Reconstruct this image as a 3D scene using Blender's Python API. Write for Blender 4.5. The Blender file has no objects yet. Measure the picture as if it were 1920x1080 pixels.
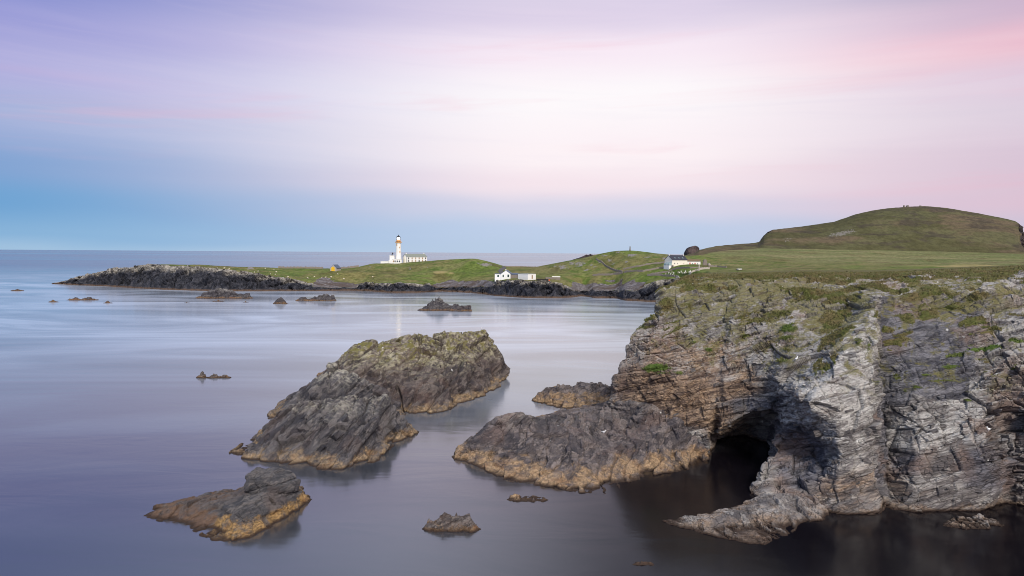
import bpy, bmesh, math, random
import numpy as np
from mathutils import Vector, Matrix

# ------------------------------------------------------------------ camera, sky, sun, exposure
sc = bpy.context.scene
COL = sc.collection
H_CAM = 35.0
F = 1280.0                       # focal length in pixels of the 1920 wide picture
PITCH = math.atan(66.1 / F)
ROLL = 0.0067
fw = np.array([0, math.cos(PITCH), -math.sin(PITCH)])
r0 = np.array([1.0, 0, 0]); u0 = np.cross(r0, fw)
rt = r0 * math.cos(ROLL) + u0 * math.sin(ROLL)
up = -r0 * math.sin(ROLL) + u0 * math.cos(ROLL)
CAM = np.array([0, 0, H_CAM])
cam_d = bpy.data.cameras.new('camera'); cam = bpy.data.objects.new('camera', cam_d); COL.objects.link(cam)
cam_d.sensor_width = 36; cam_d.lens = 24; cam_d.clip_start = 1; cam_d.clip_end = 120000
M = Matrix(((rt[0], up[0], -fw[0], 0), (rt[1], up[1], -fw[1], 0), (rt[2], up[2], -fw[2], H_CAM), (0, 0, 0, 1)))
cam.matrix_world = M
sc.camera = cam
sc.view_settings.view_transform = 'Standard'; sc.view_settings.look = 'None'
sc.view_settings.exposure = 0.38; sc.view_settings.gamma = 1.0; sc.view_settings.use_curve_mapping = False
sc.cycles.use_denoising = True
sc.cycles.pixel_filter_type = 'BLACKMAN_HARRIS'; sc.cycles.filter_width = 0.95
sc.cycles.max_bounces = 6; sc.cycles.diffuse_bounces = 3; sc.cycles.glossy_bounces = 3

SUN_AZ = math.radians(163); SUN_EL = math.radians(40)
sun_d = bpy.data.lights.new('sun', 'SUN'); sun = bpy.data.objects.new('sun', sun_d); COL.objects.link(sun)
sun_d.energy = 2.7; sun_d.angle = math.radians(20); sun_d.color = (1.0, 0.92, 0.82)
sd = Vector((math.sin(SUN_AZ) * math.cos(SUN_EL), math.cos(SUN_AZ) * math.cos(SUN_EL), math.sin(SUN_EL)))
sun.rotation_euler = sd.to_track_quat('Z', 'Y').to_euler()


def lin(c):
    o = []
    for v in c[:3]:
        v = v / 255.0
        o.append(v / 12.92 if v <= 0.04045 else ((v + 0.055) / 1.055) ** 2.4)
    return (o[0], o[1], o[2], 1.0)


class G:
    """small helper that writes node trees"""
    def __init__(self, nt):
        self.nt = nt; self.N = nt.nodes; self.L = nt.links

    def node(self, typ, ins=None, **props):
        n = self.N.new(typ)
        for k, v in props.items():
            setattr(n, k, v)
        for k, v in (ins or {}).items():
            self.put(n.inputs[k], v)
        return n

    def put(self, sock, v):
        if isinstance(v, bpy.types.NodeSocket):
            self.L.new(v, sock)
        elif v is not None:
            if sock.type == 'RGBA' and not hasattr(v, '__len__'):
                v = (v, v, v, 1)
            if sock.type == 'RGBA' and len(v) == 3:
                v = (*v, 1)
            if sock.type == 'VECTOR' and not hasattr(v, '__len__'):
                v = (v, v, v)
            sock.default_value = v

    def math(self, op, a, b=None, clamp=False):
        n = self.N.new('ShaderNodeMath'); n.operation = op; n.use_clamp = clamp
        self.put(n.inputs[0], a)
        if b is not None: self.put(n.inputs[1], b)
        return n.outputs[0]

    def mapr(self, v, a, b, c=0.0, d=1.0, smooth=True):
        n = self.N.new('ShaderNodeMapRange'); n.interpolation_type = 'SMOOTHSTEP' if smooth else 'LINEAR'
        self.put(n.inputs[0], v)
        for i, x in enumerate((a, b, c, d)): self.put(n.inputs[i + 1], x)
        return n.outputs[0]

    def mix(self, f, a, b, blend='MIX'):
        n = self.N.new('ShaderNodeMix'); n.data_type = 'RGBA'; n.blend_type = blend
        self.put(n.inputs[0], f); self.put(n.inputs[6], a); self.put(n.inputs[7], b)
        return n.outputs[2]

    def noise(self, vec, scale, detail=4, rough=0.55, dist=0.0):
        n = self.N.new('ShaderNodeTexNoise')
        self.put(n.inputs['Vector'], vec)
        for k, v in (('Scale', scale), ('Detail', detail), ('Roughness', rough), ('Distortion', dist)):
            self.put(n.inputs[k], v)
        return n.outputs[0]

    def voro(self, vec, scale, feature='F1', rnd=1.0, out=0):
        n = self.N.new('ShaderNodeTexVoronoi'); n.feature = feature
        self.put(n.inputs['Vector'], vec); self.put(n.inputs['Scale'], scale); self.put(n.inputs['Randomness'], rnd)
        return n.outputs[out]

    def vmap(self, vec, scale=(1, 1, 1), rot=(0, 0, 0), loc=(0, 0, 0)):
        n = self.N.new('ShaderNodeMapping')
        self.put(n.inputs['Vector'], vec); n.inputs['Scale'].default_value = scale
        n.inputs['Rotation'].default_value = rot; n.inputs['Location'].default_value = loc
        return n.outputs[0]

    def ramp(self, f, stops, interp='LINEAR'):
        n = self.N.new('ShaderNodeValToRGB'); cr = n.color_ramp; cr.interpolation = interp
        while len(cr.elements) > 1: cr.elements.remove(cr.elements[-1])
        for i, (p, c) in enumerate(stops):
            e = cr.elements[0] if i == 0 else cr.elements.new(p)
            e.position = p; e.color = (*c[:3], 1)
        self.put(n.inputs[0], f)
        return n.outputs[0]

    def xyz(self, v):
        n = self.N.new('ShaderNodeSeparateXYZ'); self.put(n.inputs[0], v); return n.outputs

    def comb(self, x, y, z):
        n = self.N.new('ShaderNodeCombineXYZ')
        for i, v in enumerate((x, y, z)): self.put(n.inputs[i], v)
        return n.outputs[0]

    def attr(self, name):
        n = self.N.new('ShaderNodeAttribute'); n.attribute_name = name; return n.outputs['Fac']


# world: clear dusk sky with a physical sky under thin, evenly lit high cloud
world = bpy.data.worlds.new('World'); sc.world = world; world.use_nodes = True
g = G(world.node_tree)
for n in list(g.N): g.N.remove(n)
tc = g.node('ShaderNodeTexCoord').outputs['Generated']
dx, dy_, dz = g.xyz(tc)
hyp = g.math('SQRT', g.math('ADD', g.math('MULTIPLY', dx, dx), g.math('MULTIPLY', dy_, dy_)))
side = g.math('DIVIDE', dx, g.math('MAXIMUM', hyp, 0.001))
el = g.math('ARCSINE', dz)                       # radians above the horizon
wob = g.noise(g.comb(g.math('MULTIPLY', side, 2.2), g.math('MULTIPLY', el, 9.0), 0.0), 1.0, 3, 0.5, 0.3)
el2 = g.math('ADD', el, g.math('MULTIPLY', g.math('SUBTRACT', wob, 0.5), 0.05))
tt = g.math('MULTIPLY', el2, 1 / 0.7, clamp=True)
K = 1 / 0.7


def skyramp(st):
    return g.ramp(tt, [(p * K, lin(c)) for p, c in st], 'EASE')


left = skyramp([(0.0, (160, 194, 224)), (0.02, (132, 178, 218)), (0.06, (106, 162, 212)), (0.105, (126, 162, 211)), (0.15, (162, 176, 218)),
                (0.21, (176, 174, 222)), (0.27, (152, 155, 215)), (0.32, (122, 136, 205)), (0.40, (128, 148, 200)), (0.7, (158, 180, 206))])
cent = skyramp([(0.0, (186, 205, 230)), (0.03, (190, 207, 234)), (0.065, (216, 215, 234)), (0.10, (246, 230, 238)), (0.14, (254, 243, 247)),
                (0.22, (255, 250, 253)), (0.28, (250, 236, 247)), (0.33, (224, 212, 234)), (0.42, (204, 206, 226)), (0.7, (182, 194, 216))])
right = skyramp([(0.0, (200, 196, 216)), (0.03, (206, 196, 216)), (0.065, (220, 194, 212)), (0.11, (216, 196, 214)), (0.16, (220, 206, 222)),
                 (0.20, (224, 204, 222)), (0.25, (236, 190, 206)), (0.285, (206, 180, 204)), (0.33, (168, 164, 192)), (0.42, (164, 166, 194)), (0.7, (168, 180, 206))])
fl = g.mapr(side, -0.66, 0.06, 0.0, 1.0)
fr = g.mapr(side, 0.20, 0.66, 0.0, 1.0)
skyc = g.mix(fr, g.mix(fl, left, cent), right)
# thin rose streaks of high cloud
st = g.noise(g.comb(g.math('MULTIPLY', side, 1.6), g.math('MULTIPLY', g.math('ADD', el, g.math('MULTIPLY', side, -0.03)), 22.0), 3.7), 1.0, 4, 0.55, 0.6)
stm = g.math('MULTIPLY', g.mapr(st, 0.54, 0.74), g.math('MULTIPLY', g.mapr(el, 0.05, 0.11), g.mapr(el, 0.5, 0.3)))
skyc = g.mix(g.math('MULTIPLY', stm, 0.26), skyc, lin((240, 178, 198)))
st2 = g.noise(g.comb(g.math('MULTIPLY', side, 1.3), g.math('MULTIPLY', g.math('ADD', el, g.math('MULTIPLY', side, 0.05)), 13.0), 9.1), 1.0, 3, 0.5, 0.5)
skyc = g.mix(g.math('MULTIPLY', g.mapr(st2, 0.52, 0.8), g.math('MULTIPLY', g.mapr(el, 0.08, 0.2), 0.22)), skyc, lin((250, 240, 250)))
st3 = g.noise(g.comb(g.math('MULTIPLY', side, 3.0), g.math('MULTIPLY', g.math('ADD', el, g.math('MULTIPLY', side, 0.04)), 60.0), 5.5), 1.0, 5, 0.6, 0.9)
skyc = g.mix(g.math('MULTIPLY', g.mapr(st3, 0.45, 0.75), g.math('MULTIPLY', g.mapr(el, 0.06, 0.16), 0.06)), skyc, lin((255, 236, 244)))
skyc = g.mix(g.math('MULTIPLY', g.mapr(st3, 0.52, 0.28), g.math('MULTIPLY', g.mapr(el, 0.06, 0.16), 0.05)), skyc, lin((176, 172, 214)))
nis = g.node('ShaderNodeTexSky', sky_type='NISHITA', sun_disc=False)
nis.sun_elevation = math.radians(4); nis.sun_rotation = SUN_AZ; nis.air_density = 1.0; nis.dust_density = 0.6
b1 = g.node('ShaderNodeBackground', {'Color': skyc, 'Strength': 0.80})
b2 = g.node('ShaderNodeBackground', {'Color': nis.outputs[0], 'Strength': 0.05})
ad = g.node('ShaderNodeMixShader', {0: 0.06}); g.L.new(b1.outputs[0], ad.inputs[1]); g.L.new(b2.outputs[0], ad.inputs[2])
wo = g.node('ShaderNodeOutputWorld'); g.L.new(ad.outputs[0], wo.inputs[0])


# ------------------------------------------------------------------ helpers: picture <-> place
def ray(px, py):
    px = np.asarray(px, float); py = np.asarray(py, float)
    d = fw + np.multiply.outer((px - 960) / F, rt) - np.multiply.outer((py - 540) / F, up)
    return d


def W(px, py, d):
    """point seen at picture position (px, py), d metres ahead of the camera"""
    v = ray(px, py); d = np.asarray(d, float)
    return CAM + v * (d / v[..., 1])[..., None]


def W0(px, py, z=0.0):
    v = ray(px, py)
    return CAM + v * ((z - H_CAM) / v[..., 2])[..., None]


# ------------------------------------------------------------------ helpers: noise
def _h(ix, iy, iz, seed):
    with np.errstate(over='ignore'):
        h = (ix.astype(np.int64).astype(np.uint32) * np.uint32(374761393) + iy.astype(np.int64).astype(np.uint32) * np.uint32(668265263)
             + iz.astype(np.int64).astype(np.uint32) * np.uint32(2147483647) + np.uint32((seed * 974634577 + 12345) & 0xffffffff))
        h = (h ^ (h >> np.uint32(13))) * np.uint32(1274126177)
        h = (h ^ (h >> np.uint32(16))) * np.uint32(2246822519)
        h = h ^ (h >> np.uint32(15))
    return h


def h01(ix, iy=None, iz=None, seed=0):
    ix = np.asarray(ix); z = np.zeros_like(ix)
    return _h(ix, z if iy is None else iy, z if iz is None else iz, seed).astype(np.float64) / 4294967295.0


_GR = np.array([(1, 1, 0), (-1, 1, 0), (1, -1, 0), (-1, -1, 0), (1, 0, 1), (-1, 0, 1), (1, 0, -1), (-1, 0, -1),
                (0, 1, 1), (0, -1, 1), (0, 1, -1), (0, -1, -1), (1, 1, 0), (-1, 1, 0), (0, -1, 1), (0, -1, -1)], float)


_GX, _GY, _GZ = (np.ascontiguousarray(_GR[:, k], np.float32) for k in range(3))


def _perlin1(P, seed):
    I = np.floor(P); f = (P - I).astype(np.float32)
    I = I.astype(np.int64)
    ax = I[:, 0].astype(np.uint32) * np.uint32(374761393) + np.uint32((seed * 974634577 + 12345) & 0xffffffff)
    ay = I[:, 1].astype(np.uint32) * np.uint32(668265263); az = I[:, 2].astype(np.uint32) * np.uint32(2147483647)
    w = f * f * f * (f * (f * 6 - 15) + 10)
    fx, fy, fz = f[:, 0], f[:, 1], f[:, 2]
    r = np.zeros(len(f), np.float32)
    for a in (0, 1):
        wx = w[:, 0] if a else 1 - w[:, 0]
        hx = ax + np.uint32(374761393) if a else ax
        for b in (0, 1):
            wxy = wx * (w[:, 1] if b else 1 - w[:, 1])
            hy = hx + ay + np.uint32(668265263) if b else hx + ay
            for c in (0, 1):
                h = hy + az + np.uint32(2147483647) if c else hy + az
                h = (h ^ (h >> np.uint32(13))) * np.uint32(1274126177)
                h = ((h ^ (h >> np.uint32(16))) * np.uint32(2246822519) >> np.uint32(20)) & np.uint32(15)
                r += wxy * (w[:, 2] if c else 1 - w[:, 2]) * (_GX.take(h) * (fx - a) + _GY.take(h) * (fy - b) + _GZ.take(h) * (fz - c))
    return r


from concurrent.futures import ThreadPoolExecutor
_POOL = ThreadPoolExecutor(4)


def perlin(P, seed=0):
    P = np.asarray(P, float); shp = P.shape[:-1]; Q = P.reshape(-1, 3)
    with np.errstate(over='ignore'):
        ch = [Q[k:k + 40000] for k in range(0, len(Q), 40000)]
        out = list(_POOL.map(lambda q: _perlin1(q, seed), ch)) if len(ch) > 1 else [_perlin1(Q, seed)]
    return np.concatenate(out).astype(float).reshape(shp)


def fbm(P, scale, octv=4, seed=0, gain=0.5):
    s = 0; a = 1.0; q = np.asarray(P, float) / scale
    for o in range(octv):
        s = s + a * perlin(q + 17.3 * o, seed + o); q = q * 2.03; a *= gain
    return s


def ridged(P, scale, octv=4, seed=0):
    s = 0; a = 1.0; q = np.asarray(P, float) / scale
    for o in range(octv):
        s = s + a * (1 - 2 * np.abs(perlin(q + 11.1 * o, seed + o))); q = q * 2.1; a *= 0.5
    return s / 1.9


def sstep(x, a, b):
    t = np.clip((x - a) / (b - a), 0, 1); return t * t * (3 - 2 * t)


def unit(v):
    v = np.asarray(v, float); return v / np.linalg.norm(v)


def frame(n):
    n = unit(n); t = unit(np.cross(n, (0.13, 1, 0.05))); return n, t, np.cross(n, t)


def blocks(P, bed, T, L, seed, warp=0.5):
    """jointed beds: random number per block and distance to its joints"""
    n, t1, t2 = frame(bed)
    wn = perlin(P / (T * 5), seed + 50) * warp + perlin(P / (T * 1.7), seed + 51) * 0.09
    s = P @ n / T + wn; i = np.floor(s); fs = s - i
    ii = i.astype(np.int64)
    Li = L * (0.4 + 1.7 * h01(ii, seed=seed) ** 1.5)
    shr = (h01(ii, seed=seed + 8) - 0.5) * 1.5 * T / Li
    a = P @ t1 / Li + fs * shr + h01(ii, seed=seed + 1) * 37 + wn * 0.8; j = np.floor(a); fa = a - j
    b = P @ t2 / (Li * 1.3) + h01(ii, seed=seed + 2) * 37 + wn * 0.5; k = np.floor(b); fb = b - k
    v = h01(ii, j.astype(np.int64), k.astype(np.int64), seed + 3)
    jj = j.astype(np.int64); kk = k.astype(np.int64)
    tl = (h01(ii, jj, kk, seed + 4) - 0.5) * (fa - 0.5) * 1.7 + (h01(ii, jj, kk, seed + 5) - 0.5) * (fb - 0.5) * 1.7 + (h01(ii, jj, kk, seed + 6) - 0.3) * (fs - 0.5) * 1.1
    e = np.minimum(np.minimum(fs, 1 - fs) * T, np.minimum(np.minimum(fa, 1 - fa), np.minimum(fb, 1 - fb)) * Li)
    return v, e, tl


def rockdisp(P, bed, seed, big=1.0, mid=0.45, small=0.16, T=(2.6, 0.95, 0.36), L=(5.0, 1.9, 0.8)):
    d = 0; vv = None
    for a, t, l, s in zip((big, mid, small), T, L, (0, 11, 23)):
        if a == 0: continue
        v, e, tl = blocks(P, bed, t, l, seed + s)
        w = 1.0 if s == 0 else 0.25 + 1.3 * sstep(fbm(P, t * 7, 2, seed + s + 70), -0.25, 0.45)
        d = d + w * (a * (v - 0.5) + a * tl - a * 0.30 * np.exp(-(e / (0.07 * t)) ** 2))
        vv = v if vv is None or s == 11 else vv
    return d, vv


# ------------------------------------------------------------------ helpers: objects
def tag(o, label=None, cat=None, group=None, kind=None):
    if label: o['label'] = label
    if cat: o['category'] = cat
    if group: o['group'] = group
    if kind: o['kind'] = kind
    return o


def mesh_np(name, V, Fq, mat, parent=None, attrs=None, smooth=False):
    me = bpy.data.meshes.new(name)
    V = np.asarray(V, np.float32).reshape(-1, 3); Fq = np.asarray(Fq, np.int32)
    k = Fq.shape[1]
    me.vertices.add(len(V)); me.vertices.foreach_set('co', V.ravel())
    me.loops.add(Fq.size); me.loops.foreach_set('vertex_index', Fq.ravel())
    me.polygons.add(len(Fq)); me.polygons.foreach_set('loop_start', np.arange(0, Fq.size, k, dtype=np.int32))
    me.polygons.foreach_set('use_smooth', np.full(len(Fq), smooth))
    for nm, a in (attrs or {}).items():
        at = me.attributes.new(nm, 'FLOAT', 'POINT'); at.data.foreach_set('value', np.asarray(a, np.float32).ravel())
    me.update(calc_edges=True)
    o = bpy.data.objects.new(name, me); COL.objects.link(o)
    if mat: me.materials.append(mat)
    if parent: o.parent = parent
    return o


def grid_faces(nr, nc, keep=None):
    idx = np.arange(nr * nc).reshape(nr, nc)
    q = np.stack([idx[:-1, :-1], idx[:-1, 1:], idx[1:, 1:], idx[1:, :-1]], -1).reshape(-1, 4)
    if keep is not None:
        kp = keep.ravel(); q = q[kp[q].any(1)]
    return q


def compact(V, Fq, attrs):
    used = np.zeros(len(V), bool); used[Fq.ravel()] = True
    mp = np.cumsum(used) - 1
    return V[used], mp[Fq], {k: v.ravel()[used] for k, v in attrs.items()}


class MB:
    """collects boxes, prisms and tubes for ONE mesh"""
    def __init__(self): self.v = []; self.f = []

    def add(self, vs, fs):
        b = len(self.v); self.v += [tuple(map(float, v)) for v in vs]; self.f += [tuple(b + i for i in f) for f in fs]; return self

    def box(self, x0, x1, y0, y1, z0, z1):
        return self.add([(x0, y0, z0), (x1, y0, z0), (x1, y1, z0), (x0, y1, z0), (x0, y0, z1), (x1, y0, z1), (x1, y1, z1), (x0, y1, z1)],
                        [(3, 2, 1, 0), (4, 5, 6, 7), (0, 1, 5, 4), (1, 2, 6, 5), (2, 3, 7, 6), (3, 0, 4, 7)])

    def prism_x(self, poly, x0, x1):
        """poly in (y,z), extruded along x"""
        n = len(poly)
        vs = [(x0, y, z) for y, z in poly] + [(x1, y, z) for y, z in poly]
        fs = [tuple(range(n - 1, -1, -1)), tuple(range(n, 2 * n))] + [(i, (i + 1) % n, n + (i + 1) % n, n + i) for i in range(n)]
        return self.add(vs, fs)

    def prism_y(self, poly, y0, y1):
        n = len(poly)
        vs = [(x, y0, z) for x, z in poly] + [(x, y1, z) for x, z in poly]
        fs = [tuple(range(n)), tuple(range(2 * n - 1, n - 1, -1))] + [((i + 1) % n, i, n + i, n + (i + 1) % n) for i in range(n)]
        return self.add(vs, fs)

    def lathe(self, prof, seg=24, cx=0, cy=0):
        vs = []; fs = []
        for r, z in prof:
            for k in range(seg):
                a = 2 * math.pi * k / seg; vs.append((cx + r * math.cos(a), cy + r * math.sin(a), z))
        for i in range(len(prof) - 1):
            for k in range(seg):
                k2 = (k + 1) % seg
                fs.append((i * seg + k, i * seg + k2, (i + 1) * seg + k2, (i + 1) * seg + k))
        fs.append(tuple(range(seg - 1, -1, -1))); n = (len(prof) - 1) * seg; fs.append(tuple(n + k for k in range(seg)))
        return self.add(vs, fs)

    def tube(self, a, b, r, seg=8, r2=None):
        a = Vector(a); b = Vector(b); r2 = r if r2 is None else r2
        z = (b - a).normalized(); x = z.orthogonal().normalized(); y = z.cross(x)
        vs = []
        for p, q in ((a, r), (b, r2)):
            for k in range(seg):
                t = 2 * math.pi * k / seg; vs.append(p + x * (q * math.cos(t)) + y * (q * math.sin(t)))
        fs = [(k, (k + 1) % seg, seg + (k + 1) % seg, seg + k) for k in range(seg)] + [tuple(range(seg - 1, -1, -1)), tuple(range(seg, 2 * seg))]
        return self.add(vs, fs)

    def build(self, name, mat, parent=None):
        me = bpy.data.meshes.new(name); me.from_pydata(self.v, [], self.f); me.update()
        o = bpy.data.objects.new(name, me); COL.objects.link(o)
        if mat: me.materials.append(mat)
        if parent: o.parent = parent
        return o


def empty(name, loc, rz=0.0):
    o = bpy.data.objects.new(name, None); COL.objects.link(o); o.location = tuple(loc); o.rotation_euler = (0, 0, rz); o.empty_display_size = 1
    return o


def copy_tree(o, parent=None):
    c = o.copy(); COL.objects.link(c)
    if parent: c.parent = parent
    for ch in o.children: copy_tree(ch, c)
    return c


# ------------------------------------------------------------------ materials
MATS = {}


def newmat(name):
    m = bpy.data.materials.new(name); m.use_nodes = True
    gg = G(m.node_tree); bs = m.node_tree.nodes['Principled BSDF']
    MATS[name] = m
    return m, gg, bs


def plain(name, col, rough=0.7, var=0.12, scale=1.5, bump=0.0, metal=0.0):
    m, g, bs = newmat(name)
    p = g.node('ShaderNodeNewGeometry').outputs['Position']
    nz = g.noise(p, scale, 5, 0.6)
    c = g.mix(nz, tuple(x * (1 - var) for x in col), tuple(min(1, x * (1 + var)) for x in col))
    st_ = g.noise(g.vmap(p, (1.2, 1.2, 0.15)), 1.0, 4, 0.6)
    c = g.mix(g.math('MULTIPLY', g.mapr(st_, 0.5, 0.8), var), c, tuple(x * 0.55 for x in col))
    g.put(bs.inputs['Base Color'], c); bs.inputs['Roughness'].default_value = rough; bs.inputs['Metallic'].default_value = metal
    bs.inputs['Specular IOR Level'].default_value = 0.3
    return m


def rock_mat(name, dark, mid, light, tide_z=2.2, tan=(0.34, 0.245, 0.15), rust=0.5, lich=0.6, lich_z=5.0, moss=0.3, lich_col=(0.42, 0.40, 0.36),
             bed=(-0.3, 0.1, 0.95), black=None, sc_=1.0, bump=0.5, tide_soft=1.2, patch=0.5):
    m, g, bs = newmat(name)
    geo = g.node('ShaderNodeNewGeometry'); p = geo.outputs['Position']; nz = g.xyz(geo.outputs['Normal'])[2]
    pz = g.xyz(p)[2]
    # coordinates that follow the beds
    n, t1, t2 = frame(bed)
    rot = Matrix((t1, t2, n)).to_euler()
    pb = g.vmap(p, (1, 1, 1), rot)
    pbs = g.vmap(pb, (0.5, 0.5, 2.2))
    big = g.noise(pbs, 0.22 / sc_, 6, 0.62, 0.4)
    fine = g.noise(pbs, 1.6 / sc_, 7, 0.68, 0.3)
    plate = g.xyz(g.voro(g.vmap(pb, (0.45, 0.45, 1.7)), 0.9 / sc_, 'F1', 1.0, 1))[0]
    plate2 = g.xyz(g.voro(g.vmap(pb, (0.45, 0.6, 1.8)), 3.0 / sc_, 'F1', 1.0, 1))[1]
    tone = g.math('ADD', g.math('ADD', g.math('MULTIPLY', fine, 0.62), g.math('MULTIPLY', plate, 0.24)), g.math('MULTIPLY', plate2, 0.14))
    c = g.mix(g.mapr(big, 0.34, 0.62), dark, mid)
    c = g.mix(g.mapr(tone, 0.46, 0.74), c, light)
    c = g.mix(g.math('MULTIPLY', g.mapr(tone, 0.46, 0.30), 0.8), c, dark)
    blk = g.attr('blk')
    c = g.mix(g.math('MULTIPLY', g.mapr(blk, 0.5, 1.0), 0.55), c, light)
    c = g.mix(g.math('MULTIPLY', g.mapr(blk, 0.4, 0.0), 0.55), c, dark)
    if name == 'cliff_rock':
        def am(a, s): return g.mapr(g.math('ADD', g.attr(a), g.math('MULTIPLY', g.math('SUBTRACT', g.noise(pbs, 0.5, 6, 0.68), 0.5), s)), 0.3, 0.75)
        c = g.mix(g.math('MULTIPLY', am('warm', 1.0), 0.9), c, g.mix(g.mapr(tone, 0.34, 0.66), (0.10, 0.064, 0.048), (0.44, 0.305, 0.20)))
        c = g.mix(g.math('MULTIPLY', am('dark_and_shaded', 0.8), 0.9), c, g.mix(g.mapr(tone, 0.34, 0.68), (0.05, 0.05, 0.063), (0.19, 0.185, 0.21)))
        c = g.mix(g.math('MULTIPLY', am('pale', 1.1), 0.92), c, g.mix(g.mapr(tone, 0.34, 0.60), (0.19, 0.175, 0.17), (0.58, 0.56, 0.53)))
    # warm stained patches
    pt = g.noise(p, 0.10 / sc_, 5, 0.6, 0.8)
    c = g.mix(g.math('MULTIPLY', g.mapr(pt, 0.5, 0.68), patch), c, (mid[0] * 1.12, mid[1] * 0.86, mid[2] * 0.72))
    # thin dark joints
    crk = g.voro(g.vmap(pb, (0.6, 0.6, 1.7)), 0.8 / sc_, 'DISTANCE_TO_EDGE')
    ck = g.mapr(crk, 0.0, 0.035, 1.0, 0.0)
    crk2 = g.voro(g.vmap(pb, (0.55, 0.8, 2.4)), 2.0 / sc_, 'DISTANCE_TO_EDGE')
    ck2 = g.mapr(crk2, 0.0, 0.05, 1.0, 0.0)
    ckm = g.math('MAXIMUM', g.math('MULTIPLY', ck, 0.7), g.math('MULTIPLY', ck2, g.mapr(fine, 0.35, 0.6, 0.0, 0.6)))
    c = g.mix(g.math('MULTIPLY', ckm, 0.9), c, tuple(x * 0.3 for x in dark))
    # black lichen belt on far shores
    zn = g.math('ADD', pz, g.math('MULTIPLY', g.math('SUBTRACT', g.noise(p, 0.30 / sc_, 6, 0.7), 0.5), tide_soft * 4.2))
    if black:
        bz, bc = black
        c = g.mix(g.mapr(zn, bz + 1.2, bz - 0.8), c, bc)
    # pale lichen on upward faces, crumbly speckle
    if lich > 0:
        sp = g.math('ADD', g.math('MULTIPLY', g.noise(p, 1.2 / sc_, 7, 0.75), 0.65), g.math('MULTIPLY', g.noise(p, 0.25 / sc_, 4, 0.6), 0.35))
        lm = g.math('MULTIPLY', g.mapr(zn, lich_z - 1.5, lich_z + 2.5), g.mapr(sp, 0.44, 0.60))
        lm = g.math('MULTIPLY', lm, g.mapr(nz, -0.1, 0.65, 0.35, 1.0))
        if name == 'cliff_rock': lm = g.math('MULTIPLY', lm, g.mapr(g.attr('dark_and_shaded'), 0.1, 0.6, 1.0, 0.25))
        c = g.mix(g.math('MULTIPLY', lm, lich), c, g.mix(g.noise(p, 5 / sc_, 3), tuple(x * 0.75 for x in lich_col), tuple(x * 1.15 for x in lich_col)))
    if moss > 0:
        mn = g.noise(p, 0.45 / sc_, 6, 0.66, 0.5)
        if name == 'cliff_rock': mn = g.math('ADD', mn, g.math('MULTIPLY', g.attr('mossy'), 0.19))
        if name == 'big_islet_rock': mn = g.math('ADD', mn, 0.05)
        mm = g.math('MULTIPLY', g.mapr(mn, 0.52, 0.64), g.math('MULTIPLY', g.mapr(zn, lich_z, lich_z + 4), g.mapr(nz, 0.0, 0.7, 0.45, 1.0)))
        c = g.mix(g.math('MULTIPLY', mm, moss), c, g.mix(g.noise(p, 1.3, 3), (0.22, 0.175, 0.05), (0.12, 0.13, 0.032)))
    gu = g.math('MULTIPLY', g.mapr(g.voro(g.vmap(p, (1, 1, 0.45)), 0.55, 'F1'), 0.16, 0.06), g.mapr(g.noise(p, 0.16, 3, 0.5), 0.55, 0.6))
    gu = g.math('MULTIPLY', gu, g.mapr(pz, 2.6, 3.4))
    c = g.mix(g.math('MULTIPLY', gu, g.mapr(g.noise(p, 3.0, 4, 0.7), 0.42, 0.52)), c, (0.72, 0.71, 0.68))
    # tidal belt: barnacle and weed
    if tide_z > 0:
        tn = g.noise(p, 2.2 / sc_, 6, 0.7)
        tc_ = g.mix(g.mapr(tn, 0.36, 0.64), tuple(x * 0.55 for x in tan), tuple(min(1, x * 1.12) for x in tan))
        rn = g.noise(p, 0.5 / sc_, 4, 0.6)
        tc_ = g.mix(g.math('MULTIPLY', g.mapr(rn, 0.48, 0.66), rust), tc_, (0.17, 0.085, 0.05))
        tc_ = g.mix(g.math('MULTIPLY', g.mapr(g.math('ADD', g.attr('kelp'), g.math('MULTIPLY', g.math('SUBTRACT', tn, 0.5), 0.8)), 0.3, 0.7), 0.9), tc_, g.mix(tn, (0.05, 0.03, 0.024), (0.20, 0.13, 0.10)))
        tc_ = g.mix(g.math('MULTIPLY', ckm, 0.8), tc_, (0.05, 0.035, 0.025))
        tm = g.mapr(zn, tide_z + tide_soft * 0.45, tide_z - tide_soft * 0.45)
        c = g.mix(g.math('MULTIPLY', tm, g.mapr(g.noise(p, 0.45 / sc_, 6, 0.68), 0.36, 0.54, 0.15, 1.0)), c, tc_)
        c = g.mix(g.mapr(pz, 0.45, 0.05), c, (0.045, 0.028, 0.02))
    # turf where the mesh carries it
    gm0 = g.attr('grass')
    gn = g.noise(p, 1.1, 6, 0.7)
    gm = g.mapr(g.math('ADD', gm0, g.math('MULTIPLY', g.math('SUBTRACT', gn, 0.5), 1.1)), 0.42, 0.62)
    gc = g.mix(g.mapr(g.noise(p, 0.35, 5, 0.65), 0.35, 0.65), (0.135, 0.15, 0.04), (0.20, 0.155, 0.07))
    gc = g.mix(g.mapr(g.noise(p, 4.0, 4, 0.7), 0.35, 0.7), g.mix(1.0, gc, (0.55, 0.55, 0.5), 'MULTIPLY'), gc)
    c = g.mix(gm, c, g.mix(g.math('MULTIPLY', g.attr('lush'), 0.8), gc, (0.095, 0.165, 0.03)))
    g.put(bs.inputs['Base Color'], c)
    bs.inputs['Roughness'].default_value = 0.82; bs.inputs['Specular IOR Level'].default_value = 0.25
    hgt = g.math('ADD', g.math('MULTIPLY', g.noise(pbs, 1.3 / sc_, 9, 0.72), 0.6), g.math('MULTIPLY', ckm, -0.22))
    hgt = g.math('ADD', hgt, g.math('ADD', g.math('MULTIPLY', plate, 0.14), g.math('MULTIPLY', plate2, 0.05)))
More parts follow.
